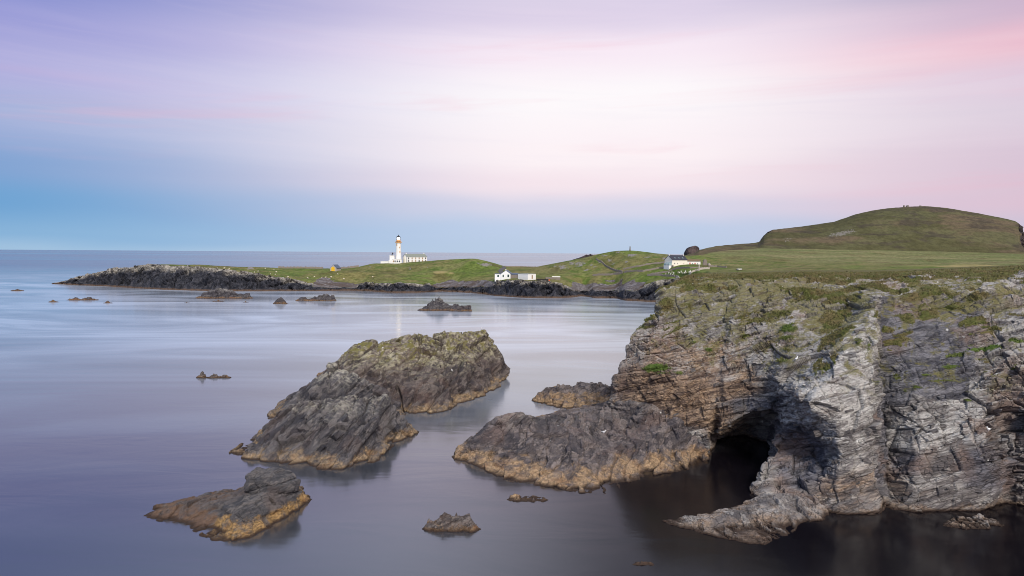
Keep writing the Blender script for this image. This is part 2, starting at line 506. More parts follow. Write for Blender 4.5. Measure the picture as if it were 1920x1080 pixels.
    bp = g.node('ShaderNodeBump', {'Strength': bump, 'Distance': 0.5 * sc_, 'Height': hgt})
    g.L.new(bp.outputs[0], bs.inputs['Normal'])
    return m


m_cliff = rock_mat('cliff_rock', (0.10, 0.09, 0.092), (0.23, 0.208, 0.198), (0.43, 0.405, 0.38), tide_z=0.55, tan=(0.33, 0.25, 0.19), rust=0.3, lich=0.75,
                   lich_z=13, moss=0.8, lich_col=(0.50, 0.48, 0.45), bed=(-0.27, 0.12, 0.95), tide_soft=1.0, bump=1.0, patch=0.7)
m_plat = rock_mat('platform_rock', (0.05, 0.045, 0.05), (0.125, 0.105, 0.105), (0.25, 0.21, 0.195), tide_z=1.5, lich=0.3, lich_z=5.5, moss=0.1,
                  bed=(-0.36, -0.1, 0.9), tan=(0.40, 0.275, 0.165), bump=0.85)
m_isle = rock_mat('islet_rock', (0.036, 0.035, 0.043), (0.085, 0.08, 0.086), (0.19, 0.172, 0.168), tide_z=1.1, lich=0.95, lich_z=6.2, moss=0.3,
                  lich_col=(0.42, 0.395, 0.33), bed=(-0.65, -0.1, 0.75), bump=0.85)  # crest lichen strengthened to paint in light on the ridge tops
m_big = rock_mat('big_islet_rock', (0.04, 0.033, 0.036), (0.105, 0.08, 0.073), (0.20, 0.168, 0.15), tide_z=1.2, lich=0.95, lich_z=6.2, moss=0.9,
                 lich_col=(0.44, 0.40, 0.28), bed=(-0.5, -0.1, 0.75), bump=0.85)
m_near = rock_mat('near_skerry_rock', (0.05, 0.05, 0.056), (0.10, 0.095, 0.10), (0.17, 0.155, 0.15), tide_z=1.25, tide_soft=0.7, lich=0.0, moss=0.0,
                  tan=(0.40, 0.255, 0.11), bed=(-0.55, 0.3, 0.75), sc_=0.7, bump=0.85)
m_kelp = rock_mat('kelp_rock', (0.05, 0.04, 0.038), (0.10, 0.075, 0.065), (0.17, 0.135, 0.12), tide_z=0.7, tide_soft=0.8, tan=(0.30, 0.18, 0.09), rust=0.9,
                  lich=0, moss=0, sc_=0.6)
m_clump = rock_mat('weedy_clump_rock', (0.05, 0.044, 0.045), (0.12, 0.098, 0.09), (0.22, 0.19, 0.175), tide_z=0.35, tide_soft=0.8, tan=(0.30, 0.19, 0.10), rust=0.8, lich=0, moss=0, sc_=0.5, bump=0.9)
m_far = rock_mat('far_skerry_rock', (0.045, 0.042, 0.05), (0.075, 0.07, 0.078), (0.13, 0.12, 0.12), tide_z=1.1, tide_soft=0.8, tan=(0.20, 0.125, 0.07), rust=0.8,
                 lich=0.7, lich_z=5.0, moss=0.4, sc_=2.0)


# land: turf, shore rock, shingle
def land_mat():
    m, g, bs = newmat('island_land')
    geo = g.node('ShaderNodeNewGeometry'); p = geo.outputs['Position']; py_l = g.math('ADD', g.xyz(p)[1], g.math('MULTIPLY', g.math('SUBTRACT', g.xyz(p)[0], 170), 1.2)); nrm = g.xyz(geo.outputs['Normal'])[2]; pz = g.xyz(p)[2]
    big = g.noise(p, 0.012, 6, 0.6, 0.5); mid = g.noise(p, 0.06, 6, 0.65); fine = g.noise(p, 0.5, 6, 0.7)
    gr = g.mix(g.mapr(big, 0.40, 0.58), (0.165, 0.215, 0.05), (0.24, 0.215, 0.085))
    gr = g.mix(g.mapr(mid, 0.46, 0.60), gr, (0.11, 0.165, 0.032))
    gr = g.mix(g.math('MULTIPLY', g.mapr(g.noise(g.vmap(p, (0.25, 1, 1)), 0.045, 6, 0.65, 0.5), 0.5, 0.62), 0.7), gr, (0.26, 0.245, 0.105))
    gr = g.mix(g.mapr(py_l, 620, 860), gr, g.mix(g.mapr(g.noise(g.vmap(p, (0.3, 1, 1)), 0.02, 6, 0.65, 0.4), 0.4, 0.62), (0.18, 0.205, 0.075), (0.30, 0.27, 0.13)))
    gr = g.mix(g.math('MULTIPLY', g.mapr(g.noise(p, 0.03, 4, 0.6), 0.52, 0.66), 0.7), gr, (0.17, 0.135, 0.06))
    gr = g.mix(g.mapr(g.noise(p, 0.28, 8, 0.78), 0.38, 0.62), g.mix(1.0, gr, (0.55, 0.56, 0.5), 'MULTIPLY'), gr)
    gr = g.mix(g.math('MULTIPLY', g.mapr(g.noise(g.vmap(p, (0.15, 1, 1), (0, 0, 0.12)), 0.09, 5, 0.7), 0.56, 0.66), 0.55), gr, (0.11, 0.105, 0.05))
    gr = g.mix(g.mapr(g.math('ADD', g.attr('straw'), g.math('MULTIPLY', g.math('SUBTRACT', g.noise(p, 0.12, 5, 0.65), 0.5), 0.9)), 0.35, 0.75), gr, (0.33, 0.27, 0.12))
    # outcrops
    oc = g.math('MULTIPLY', g.attr('outcrop'), 1.0)
    ocm = g.mapr(g.math('ADD', oc, g.math('MULTIPLY', g.math('SUBTRACT', g.noise(p, 0.22, 6, 0.72), 0.5), 1.8)), 0.42, 0.6)
    rockc = g.mix(g.noise(p, 0.7, 6, 0.7), (0.12, 0.11, 0.105), (0.36, 0.335, 0.31))
    c = g.mix(ocm, gr, rockc)
    # shingle
    sh = g.mapr(g.math('ADD', g.attr('shingle'), g.math('MULTIPLY', g.math('SUBTRACT', g.noise(p, 0.15, 5, 0.65), 0.5), 0.7)), 0.42, 0.58)
    shc = g.mix(g.mapr(g.noise(p, 0.5, 8, 0.8), 0.38, 0.62), (0.075, 0.066, 0.07), (0.27, 0.25, 0.255))
    shc = g.mix(g.mapr(g.noise(g.vmap(p, (0.25, 1, 1)), 0.12, 5, 0.7), 0.42, 0.62), shc, (0.10, 0.075, 0.062))
    shc = g.mix(g.mapr(pz, 3.0, 1.2), shc, (0.055, 0.045, 0.042))
    c = g.mix(sh, c, shc)
    # shore rock in belts
    zn = g.math('ADD', pz, g.math('MULTIPLY', g.math('SUBTRACT', g.noise(p, 0.12, 6, 0.68), 0.5), 7.0))
    up_ = g.mix(g.mapr(g.noise(p, 0.35, 6, 0.74), 0.40, 0.62), (0.12, 0.11, 0.10), (0.40, 0.375, 0.33))
    lo = g.mix(g.mapr(g.noise(p, 0.3, 6, 0.7), 0.4, 0.7), (0.022, 0.024, 0.032), (0.075, 0.075, 0.088))
    bl = g.math('ADD', g.attr('belt'), g.math('MULTIPLY', g.math('SUBTRACT', g.noise(p, 0.10, 6, 0.68), 0.5), 0.9))
    rk = g.mix(g.mapr(bl, 0.60, 0.90), lo, up_)
    tz = g.math('ADD', pz, g.math('MULTIPLY', g.math('SUBTRACT', g.noise(p, 0.2, 4, 0.6), 0.5), 2.0))
    rk = g.mix(g.math('MULTIPLY', g.mapr(tz, 1.9, 0.7), 0.85), rk, g.mix(g.noise(p, 0.25, 4, 0.6), (0.06, 0.04, 0.034), (0.17, 0.11, 0.07)))
    rkm = g.mapr(g.math('ADD', g.attr('rock'), g.math('MULTIPLY', g.math('SUBTRACT', g.noise(p, 0.2, 6, 0.7), 0.5), 0.9)), 0.45, 0.55)
    c = g.mix(rkm, c, rk)
    g.put(bs.inputs['Base Color'], c); bs.inputs['Roughness'].default_value = 0.9; bs.inputs['Specular IOR Level'].default_value = 0.15
    bp = g.node('ShaderNodeBump', {'Strength': 0.8, 'Distance': 1.8, 'Height': g.noise(p, 0.3, 8, 0.75)})
    g.L.new(bp.outputs[0], bs.inputs['Normal'])
    return m


m_land = land_mat()


def hill_mat():
    m, g, bs = newmat('hill_moor')
    geo = g.node('ShaderNodeNewGeometry'); p = geo.outputs['Position']
    ps = g.vmap(p, (0.6, 1, 2.4))
    c = g.mix(g.mapr(g.noise(ps, 0.012, 6, 0.62, 0.6), 0.42, 0.58), (0.09, 0.086, 0.04), (0.145, 0.112, 0.07))
    c = g.mix(g.math('MULTIPLY', g.mapr(g.noise(ps, 0.02, 6, 0.65, 0.4), 0.48, 0.60), 0.8), c, (0.118, 0.116, 0.056))
    c = g.mix(g.math('MULTIPLY', g.mapr(g.noise(ps, 0.034, 6, 0.65, 0.4), 0.50, 0.62), 0.7), c, (0.07, 0.058, 0.045))
    c = g.mix(g.mapr(g.noise(g.vmap(p, (1, 1, 1.6)), 0.14, 8, 0.75), 0.36, 0.62), g.mix(1.0, c, (0.66, 0.66, 0.66), 'MULTIPLY'), c)
    sp = g.mapr(g.math('ADD', g.attr('outcrop'), g.math('MULTIPLY', g.math('SUBTRACT', g.noise(p, 0.35, 5, 0.75), 0.5), 1.6)), 0.62, 0.72)
    c = g.mix(g.math('MULTIPLY', sp, 0.7), c, (0.24, 0.22, 0.21))
    rkc = g.mix(g.mapr(g.noise(g.vmap(p, (1, 1, 0.5)), 0.12, 6, 0.7), 0.4, 0.65), (0.04, 0.034, 0.036), (0.12, 0.09, 0.085))
    c = g.mix(g.mapr(g.math('ADD', g.attr('rock'), g.math('MULTIPLY', g.math('SUBTRACT', g.noise(p, 0.08, 5, 0.7), 0.5), 0.6)), 0.45, 0.58), c, rkc)
    g.put(bs.inputs['Base Color'], c); bs.inputs['Roughness'].default_value = 0.95; bs.inputs['Specular IOR Level'].default_value = 0.1
    bp = g.node('ShaderNodeBump', {'Strength': 0.5, 'Distance': 2.0, 'Height': g.noise(p, 0.3, 8, 0.72)})
    g.L.new(bp.outputs[0], bs.inputs['Normal'])
    return m


m_hill = hill_mat()


def sea_mat():
    m, g, bs = newmat('sea_water')
    p = g.node('ShaderNodeNewGeometry').outputs['Position']
    px_, py_, pz_ = g.xyz(p)
    # slow drifting streaks left by the swell
    ps = g.vmap(p, (0.35, 1.0, 1), (0, 0, math.radians(24)))
    n1 = g.noise(ps, 0.018, 4, 0.5, 1.8)
    n2 = g.noise(g.vmap(p, (0.2, 1.0, 1), (0, 0, math.radians(17))), 0.010, 3, 0.5, 1.2)
    nf = g.noise(g.vmap(p, (0.1, 1.0, 1)), 0.0009, 2, 0.5, 0.3)
    bs.inputs['Base Color'].default_value = (0.010, 0.011, 0.016, 1)
    far = g.mapr(py_, 500, 1600)
    rg = g.math('ADD', g.mapr(n1, 0.3, 0.7, 0.13, 0.19), g.math('MULTIPLY', far, g.mapr(nf, 0.35, 0.65, -0.02, 0.10)))
    g.put(bs.inputs['Roughness'], rg)
    bs.inputs['Specular IOR Level'].default_value = 0.5
    # patchy milky spray film of the long exposure; also paints in sky reflection
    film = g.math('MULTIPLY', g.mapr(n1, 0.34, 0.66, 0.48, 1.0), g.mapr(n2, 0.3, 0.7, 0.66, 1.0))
    refl_dark = g.math('MULTIPLY', g.mapr(px_, -16, 14), g.mapr(py_, 150, 116))          # film and IOR cut to paint in the cliff's dark reflection
    film = g.math('MULTIPLY', film, g.math('SUBTRACT', 1.0, refl_dark))
    g.put(bs.inputs['IOR'], g.mapr(refl_dark, 0.0, 1.0, 3.3, 1.36, False))
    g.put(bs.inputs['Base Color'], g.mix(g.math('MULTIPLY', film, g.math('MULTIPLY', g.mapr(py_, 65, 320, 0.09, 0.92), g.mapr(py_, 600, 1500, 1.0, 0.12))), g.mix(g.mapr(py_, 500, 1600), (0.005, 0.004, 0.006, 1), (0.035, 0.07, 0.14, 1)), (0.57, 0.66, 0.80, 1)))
    hgt = g.math('ADD', g.math('MULTIPLY', n1, 1.0), g.math('MULTIPLY', g.noise(g.vmap(p, (0.4, 1, 1), (0, 0, 0.35)), 0.11, 4, 0.5, 1.2), 0.4))
    bp = g.node('ShaderNodeBump', {'Strength': g.mapr(py_, 150, 500, 0.05, 0.0), 'Distance': 3.0, 'Height': hgt})
    g.L.new(bp.outputs[0], bs.inputs['Normal'])
    return m


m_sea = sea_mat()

# ------------------------------------------------------------------ sea
S = 90000.0
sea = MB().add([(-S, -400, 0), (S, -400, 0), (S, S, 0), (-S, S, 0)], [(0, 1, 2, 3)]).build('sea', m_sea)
tag(sea, kind='structure')


# ------------------------------------------------------------------ far land: lofted terrain
def ip(tab, px, c):
    t = np.array([r for r in tab], float); return np.interp(px, t[:, 0], t[:, c])


def smooth1(a, k):
    ker = np.ones(k) / k; pad = np.pad(a, k // 2, mode='edge'); return np.convolve(pad, ker, 'valid')[:len(a)]


PXC = np.concatenate([np.arange(96, 1330, 1.15), np.arange(1330, 1960, 2.0), np.arange(1960, 2700, 12.0)])


def zof(px, py, d): return W(px, py, d)[..., 2]


shore_t = [(96, 532.6), (130, 534), (200, 537), (300, 543), (400, 546), (475, 546), (520, 546), (600, 546), (650, 545), (690, 546), (735, 549), (790, 548.5), (810, 547.5), (820, 546.5),
           (860, 548), (900, 551), (930, 555), (980, 558.5), (1040, 559), (1072, 558), (1086, 556), (1100, 556), (1115, 559), (1160, 559.5), (1168, 563.5), (1225, 566.5), (1280, 568)]
sx = np.array([s[0] for s in shore_t], float); sy = np.array([s[1] for s in shore_t], float)
d_sh = W0(PXC, np.interp(PXC, sx, sy))[:, 1]
d_sh = np.where(PXC > 1280, np.interp(PXC, [1280, 1330, 1420, 2700], [d_sh[np.searchsorted(PXC, 1280)], 420, 250, 215]), d_sh)
d_sh = smooth1(smooth1(d_sh, 9), 9)
z_sh = np.interp(PXC, [1230, 1330, 1420, 1500], [0.0, 4.0, 20, 23])
T2 = [(96, 3, 531.6), (130, 6, 524), (165, 9, 514.5), (200, 11, 507.5), (232, 13, 504.5), (250, 14, 502), (280, 20, 497.5), (300, 22, 497.5), (350, 22, 500), (400, 18, 503), (440, 16, 508),
      (480, 15, 515), (520, 14, 521), (560, 13, 527), (590, 14, 532), (620, 16, 535), (665, 14, 535), (690, 8, 531), (735, 8, 532), (800, 8, 533), (815, 12, 537), (850, 18, 534), (900, 18, 532),
      (930, 12, 527), (960, 10, 526), (1000, 9, 526), (1030, 9, 528), (1050, 9, 532), (1075, 10, 541), (1100, 18, 543), (1150, 20, 540), (1190, 18, 539), (1225, 14, 530), (1260, 14, 522)]
d_t2 = d_sh + ip(T2, PXC, 1); z_t2 = zof(PXC, ip(T2, PXC, 2), d_t2)
z_t2 = np.where(PXC > 1260, np.interp(PXC, [1260, 1330, 1420, 2700], [z_t2[np.searchsorted(PXC, 1260)], 17, 22.5, 24]), z_t2)
T3 = [(96, 6, 531.9), (130, 12, 525.5), (200, 24, 508.5), (250, 28, 503), (280, 32, 497.5), (310, 34, 497), (350, 34, 498.5), (400, 32, 500.5), (440, 32, 504.5), (480, 30, 510), (520, 28, 515.5), (560, 26, 522),
      (590, 28, 527), (640, 32, 526), (680, 32, 527), (750, 30, 529), (800, 26, 529), (850, 32, 525.5), (930, 22, 524), (1000, 20, 525), (1040, 20, 527), (1075, 27, 532), (1120, 34, 531), (1170, 34, 529), (1220, 30, 523), (1260, 30, 516)]
d_t3 = d_sh + ip(T3, PXC, 1); z_t3 = zof(PXC, ip(T3, PXC, 2), d_t3)
d_t3 = np.where(PXC > 1260, np.interp(PXC, [1260, 1330, 1420, 2700], [d_t3[np.searchsorted(PXC, 1260)], 450, 330, 300]), d_t3)
z_t3 = np.where(PXC > 1260, np.interp(PXC, [1260, 1300, 1350, 1420, 2700], [z_t3[np.searchsorted(PXC, 1260)], 22, 23.5, 24, 25]), z_t3)
T3b = [(96, 703, 532.3), (130, 703, 529), (200, 706, 510), (250, 708, 505), (280, 704, 498), (310, 696, 497), (440, 668, 503.5), (500, 655, 510), (560, 650, 514), (620, 655, 511), (700, 660, 511), (760, 660, 512),
       (850, 640, 513), (900, 630, 513), (950, 610, 514), (1000, 610, 514), (1050, 600, 513), (1120, 580, 511), (1170, 560, 510), (1220, 535, 508), (1255, 510, 502), (1320, 510, 500.5), (1350, 530, 499), (1420, 560, 496),
       (1500, 600, 493), (1700, 600, 492), (1920, 580, 495), (2700, 580, 497)]
d_t3b = np.maximum(ip(T3b, PXC, 1), smooth1(d_t3, 41) + 16); z_t3b = zof(PXC, ip(T3b, PXC, 2), d_t3b)
T4 = [(96, 707, 533), (130, 712, 530), (200, 722, 512), (250, 724, 506), (280, 722, 498.5), (310, 716, 495.5), (350, 712, 496), (440, 705, 500), (490, 700, 501), (520, 700, 503), (640, 700, 504), (670, 705, 500.5), (700, 715, 494),
      (728, 722, 493.6), (745, 724, 493.6), (765, 722, 491.2), (800, 720, 489.3), (840, 700, 486.8), (862, 690, 485.3), (880, 680, 484.6), (890, 680, 484.8), (905, 680, 487.5), (918, 684, 490.5), (930, 690, 494), (945, 700, 499), (1005, 700, 500.5), (1020, 690, 497), (1045, 670, 492.5), (1060, 660, 490),
      (1090, 645, 485), (1115, 636, 478.5), (1140, 630, 473), (1160, 622, 470), (1180, 620, 469), (1200, 616, 470.5), (1230, 600, 474.5), (1252, 590, 477), (1275, 590, 479.5), (1310, 650, 479), (1340, 800, 472), (1420, 900, 465), (1500, 900, 466), (1700, 880, 470),
      (1850, 860, 474), (1920, 850, 476), (2700, 850, 480)]
d_t4 = np.maximum(ip(T4, PXC, 1), d_t3b + 12); z_t4 = zof(PXC, ip(T4, PXC, 2), d_t4)
d_t5 = d_t4 + np.interp(PXC, [96, 310, 700, 1310], [12, 30, 40, 40]); z_t5 = np.where(PXC < 1310, z_t4 * 0.72 - 1.0, z_t4 - 3)
d_t6 = d_t5 + 25; z_t6 = np.where(PXC < 1340, -4.0, -4.0)
lines = [(d_sh - 6, z_sh - 3.0), (d_sh, z_sh), (d_t2, z_t2), (d_t3, z_t3), (d_t3b, z_t3b), (d_t4, z_t4), (d_t5, z_t5), (d_t6, z_t6)]
lines = [(smooth1(smooth1(a, k_), k_), smooth1(smooth1(b, k_), k_)) for (a, b), k_ in zip(lines, (5, 5, 7, 15, 21, 9, 9, 9))]
subs = [3, 20, 14, 26, 50, 12, 8]
D = []; Z = []; LV = []
for k, n in enumerate(subs):
    for i in range(n + (1 if k == len(subs) - 1 else 0)):
        t = i / n
        dd = lines[k][0] * (1 - t) + lines[k + 1][0] * t
        te = t
        if k == 1: te = t ** 0.75
        if k == 4: te = t * t * (3 - 2 * t) * 0.6 + t * 0.4
        zz = lines[k][1] * (1 - te) + lines[k + 1][1] * te
        D.append(dd); Z.append(zz); LV.append(k + t)
D = np.array(D); Z = np.array(Z); LVL = np.array(LV)[:, None] + 0 * D
A = (PXC - 960) / F
TX = D * A[None, :]; TY = D.copy()
P = np.stack([TX, TY, Z], -1)
PXG = np.broadcast_to(PXC[None, :], D.shape)


def bump_win(x, a, b, s): return sstep(x, a - s, a + s) * (1 - sstep(x, b - s, b + s))


# beaches instead of rock: between the cliffs
PXB = PXG + fbm(P, 25, 4, 321) * 22
beach = bump_win(PXB, 588, 676, 9) * (0.1 + 0.9 * sstep(LVL, 1.3, 1.65)) + bump_win(PXB, 808, 922, 14) * (0.1 + 0.9 * sstep(LVL, 1.4, 1.8)) + bump_win(PXB, 1074, 1205, 12) * sstep(LVL, 1.5, 1.9)
beach = beach * (1 - sstep(LVL + fbm(P, 14, 3, 322) * 0.7, 2.75, 3.1))
rockm = (LVL < 2.35) * np.clip(1 - (sstep(LVL, 1.9, 2.45)) * np.interp(PXG, [300, 340], [0.35, 1.0]), 0, 1) * (1 - beach)
rockm = np.maximum(rockm, (1 - sstep(PXG, 270, 320)) * (LVL < 8))
rockm = np.maximum(rockm, (LVL > 5.4) * 1.0 * (PXG < 1300))
rockm = rockm * (PXG < 1320)
# outcrops as seen: pale knuckles on the green
rng = np.random.default_rng(4)
outc = np.zeros_like(D)
PYG = 540 + 0 * D
for (ox, oy, wx, wy, st_) in [(910, 497, 12, 4, 0.9), (895, 494, 9, 2.5, .5), (694, 500.5, 6, 1.6, .5), (742, 502.5, 5, 2, .5), (768, 503, 6, 2.5, .55), (800, 503, 6, 2, .5), (1085, 497, 14, 6, .7), (1055, 502, 14, 4, .7), (1140, 488, 14, 6, .6),
                              (1185, 479, 16, 4, .8), (1132, 481, 10, 3, .6), (1150, 496, 8, 4, .6), (1125, 492, 7, 5, .6), (1215, 484, 14, 3, .5), (1098, 506, 12, 3, .5), (1070, 495, 8, 3, .6), (1110, 500, 10, 5, .6), (1175, 493, 6, 3, .6), (1195, 493, 8, 2, .5), (1160, 474, 14, 3, .5), (1245, 486, 9, 2, .7), (470, 503.5, 9, 2.2, .8), (580, 502, 60, 2.0, .55), (1040, 501, 10, 3, .5),
                              (1400, 490, 30, 3, .4), (1480, 492, 20, 2, .4), (1560, 488, 20, 2, .35), (1360, 497, 20, 3, .35)]:
    c = np.abs(PXC - ox).argmin()
    # row where the terrain shows at that height in the picture
    v = P - CAM; depth = v @ fw; pyy = 540 - F * (v @ up) / depth
    outc = np.maximum(outc, st_ * np.exp(-((PXG - ox) / wx) ** 2 - ((pyy - oy) / wy) ** 2) * (LVL > 2.9) * (LVL < 5.2))
v = P - CAM; pyy = 540 - F * (v @ up) / (v @ fw)
straw = np.zeros_like(D)
for (ox, oy, wx, wy, st_) in [(826, 511.5, 18, 3.0, 1.0), (845, 513, 10, 3, .7), (760, 513.5, 26, 3, .55), (720, 518, 50, 2, .5), (1180, 507, 40, 4, .5), (1330, 507, 30, 3, .5), (1215, 513, 30, 3, .45), (1600, 496, 200, 3, .4), (1800, 500, 140, 4, .7), (1040, 516, 20, 3, .4)]:
    straw = np.maximum(straw, st_ * np.exp(-((PXG - ox) / wx) ** 2 - ((pyy - oy) / wy) ** 2))
rd, rv = rockdisp(P, (-0.5, 0.2, 0.8), 71, big=3.2, mid=1.6, small=0.8, T=(7, 3, 1.4), L=(14, 6, 3))
und = fbm(P * np.array([1, 1, 0.2]), 45, 4, 5) * 1.5 + fbm(P * np.array([1, 1, 0.2]), 9, 3, 9) * 0.25
grassw = (1 - rockm) * sstep(LVL, 2.2, 3.0) * (1 - sstep(LVL, 4.6, 5.0) * 0.7)
dispz = und * grassw + outc * np.abs(ridged(P, 6, 4, 33)) * 2.2
shape = rockm * sstep(LVL, 1.0, 1.15)
P2 = P.copy()
P2[..., 2] += dispz + shape * (rd * 0.65 + ridged(P, 11, 4, 41) * 0.9 * np.interp(PXG, [150, 320], [1.0, 0.9])) * np.interp(PXG, [98, 180], [0.3, 1.0])
P2[..., 1] -= shape * (rd * 1.1 + fbm(P, 14, 4, 77) * 4.5) * (LVL < 2.4)
P2[..., 2] = np.where(LVL < 0.99, Z, P2[..., 2])
P2[..., 2] += np.where((beach > 0.4), fbm(P, 4, 3, 60) * 0.35, 0)
# low wave-cut ribs in front of the shore
rib = (LVL >= 0.6) * (LVL <= 1.25)
P2[..., 2] += rib * np.clip(fbm(P, 9, 4, 15), -0.5, 1) * 1.5
land = mesh_np('terrain', P2, grid_faces(*D.shape), m_land, attrs={'rock': rockm, 'shingle': beach, 'outcrop': outc, 'belt': LVL - 1, 'straw': straw})
tag(land, kind='structure')


def ground(px, d):
    """height of the far land at picture column px, d metres ahead"""
    c = int(np.abs(PXC - px).argmin()); o = np.argsort(P2[:, c, 1]); return float(np.interp(d, P2[o, c, 1], P2[o, c, 2]))


def gpos(px, d, dz=0.0):
    return Vector(((px - 960) / F * d, d, ground(px, d) + dz))


def gxy(x, y, dz=0.0):
    return Vector((x, y, ground(960 + F * x / y, y) + dz))


# ------------------------------------------------------------------ the high moorland hill on the right
HPX = np.concatenate([np.arange(1276, 1970, 1.6), np.arange(1970, 2300, 8)])
hc = [(1276, 480, 900), (1300, 476, 900), (1310, 469, 900), (1340, 462, 920), (1380, 458, 940), (1420, 455.5, 950), (1424, 452, 955), (1431, 441, 960), (1437, 435.5, 965), (1447, 431, 970), (1500, 425, 1000), (1560, 416, 1010), (1600, 402, 1020),
      (1630, 395, 1030), (1660, 390.5, 1040), (1700, 387.5, 1045), (1730, 386.5, 1050), (1770, 390, 1050), (1830, 400, 1040), (1880, 410, 1030), (1898, 414, 1025), (1908, 419, 1015), (1911, 432, 1008), (1916, 442, 1000), (1922, 452, 990), (1935, 468, 980), (1960, 478, 980), (2300, 486, 980)]
hf = [(1276, 482, 760), (1340, 473, 800), (1420, 467, 860), (1480, 467.5, 870), (1560, 466, 875), (1620, 467, 880), (1700, 471, 880), (1800, 474, 880), (1850, 475, 880), (1915, 477, 870), (1960, 480, 870), (2300, 487, 870)]
dcr = ip(hc, HPX, 2); zcr = zof(HPX, ip(hc, HPX, 1), dcr); dft = ip(hf, HPX, 2); zft = zof(HPX, ip(hf, HPX, 1), dft) - 1.5
rows = []
for i in range(64):
    t = i / 63.0
    e = 1 - (1 - t) ** 1.55
    rows.append(np.stack([(HPX - 960) / F * (dft + (dcr - dft) * t), dft + (dcr - dft) * t, zft + (zcr - zft) * e], -1))
for i in range(1, 14):
    t = i / 13.0
    dd = dcr + 260 * t
    rows.append(np.stack([(HPX - 960) / F * dd, dd, zcr + (-6 - zcr) * t ** 1.6], -1))
HP = np.array(rows)
LVH = np.array([i / 63.0 for i in range(64)] + [1.0] * 13)[:, None] + 0 * HP[..., 0]
PXH = np.broadcast_to(HPX[None, :], LVH.shape)
rkH = np.maximum(bump_win(PXH, 1415, 1446, 3) * sstep(LVH, 0.72, 0.84), bump_win(PXH + 14 * (LVH - 1), 1903, 1990, 5) * sstep(LVH, 0.15, 0.3))
outH = np.exp(-((PXH - 1575) / 45) ** 2 - ((LVH - 0.35) / 0.12) ** 2) * 0.8 + np.exp(-((PXH - 1475) / 22) ** 2 - ((LVH - 0.3) / 0.14) ** 2) * 0.6
HP[..., 2] += (fbm(HP, 70, 5, 3) * 3.0 + fbm(HP, 12, 3, 4) * 0.5) * sstep(LVH, 0.0, 0.2) * (1 - sstep(LVH, 0.8, 1.0)) * 0.8 + fbm(HP, 8, 3, 44) * 0.35
rdh, _ = rockdisp(HP, (-0.2, 0.2, 0.9), 17, big=6, mid=3, small=1, T=(12, 5, 2), L=(20, 9, 4))
HP[..., 1] -= rkH * rdh; HP[..., 2] += rkH * rdh * 0.35
hill = mesh_np('hill', HP, grid_faces(*LVH.shape), m_hill, attrs={'rock': rkH, 'outcrop': outH})
tag(hill, kind='structure')


# ------------------------------------------------------------------ near cliff headland, lofted from profiles
def blur(a, k, axis):
    if k < 2: return a
    pad = [(0, 0)] * a.ndim; pad[axis] = (k // 2, k // 2)
    b = np.pad(a, pad, mode='edge'); out = 0
    for i in range(k):
        sl = [slice(None)] * a.ndim; sl[axis] = slice(i, i + a.shape[axis]); out = out + b[tuple(sl)]
    return out / k


def w3(pts): return [W(a, b, c) for a, b, c in pts]


NET = []
# hidden back of the headland, then round its seaward end
for (x, y, zt) in [(150, 420, 20), (120, 330, 23), (86, 250, 25), (60, 195, 27), (42, 165, 27)]:
    v = [(-6, -3), (-5, 0.3), (-4, 4), (-3, 9), (-2, 14), (-1, 19), (0, 23), (1, zt), (12, zt + 2.5), (40, zt + 2), (70, 20)]
    NET.append([np.array([x + a * 0.9, y - 0 * a, b]) for a, b in v])
NET.append(w3([(1118, 850, 137), (1124, 805, 135), (1132, 770, 133), (1146, 730, 132), (1160, 690, 131), (1181, 624, 131.5), (1222, 601, 133), (1225, 558, 136), (1288, 518, 155), (1330, 511, 220), (1360, 516, 330)]))
NET.append(w3([(1185, 850, 126), (1188, 808, 126.5), (1190, 775, 127), (1196, 735, 127), (1203, 690, 127), (1215, 640, 128), (1236, 597, 130.5), (1246, 548, 135), (1299, 517.5, 153), (1340, 511, 220), (1370, 516, 330)]))
NET.append(w3([(1250, 860, 120), (1252, 815, 122), (1254, 780, 122.5), (1258, 740, 123), (1262, 690, 124.5), (1268, 640, 126.5), (1276, 590, 130), (1290, 543, 135), (1315, 517, 151), (1350, 511, 220), (1380, 516, 330)]))
NET.append(w3([(1322, 890, 115), (1325, 862, 117), (1328, 825, 117), (1336, 775, 118), (1342, 705, 120), (1348, 650, 122.5), (1358, 598, 126), (1370, 545, 131.5), (1385, 517, 148), (1410, 509, 220), (1440, 516, 330)]))
NET.append(w3([(1345, 880, 128), (1345, 838, 128), (1345, 815, 128), (1350, 814, 120), (1350, 806, 116.5), (1358, 725, 118), (1370, 610, 123), (1390, 547, 129.5), (1405, 516.5, 147), (1430, 508, 220), (1460, 515, 330)]))
NET.append(w3([(1395, 880, 131), (1395, 835, 131), (1395, 800, 130), (1398, 787, 121), (1397, 778, 115.5), (1402, 695, 117.5), (1410, 605, 122.5), (1425, 547, 128.5), (1440, 516, 146), (1465, 507, 220), (1495, 514, 330)]))
NET.append(w3([(1442, 885, 124), (1442, 850, 124), (1444, 800, 123), (1446, 775, 117), (1444, 764, 112.5), (1448, 692, 114), (1455, 610, 119.5), (1475, 548, 126.5), (1490, 515.5, 145), (1515, 506, 220), (1545, 513, 330)]))
NET.append(w3([(1452, 905, 106), (1458, 880, 109), (1462, 835, 111), (1464, 790, 111), (1460, 738, 108.5), (1470, 690, 111), (1495, 612, 117), (1520, 552, 124.5), (1530, 515.5, 144), (1555, 506, 220), (1585, 513, 330)]))
NET.append(w3([(1395, 950, 95), (1405, 925, 98.5), (1432, 885, 101), (1468, 825, 108), (1492, 735, 103), (1535, 680, 106.5), (1570, 612, 113), (1590, 556, 121), (1595, 516, 142), (1620, 506, 220), (1650, 513, 330)]))
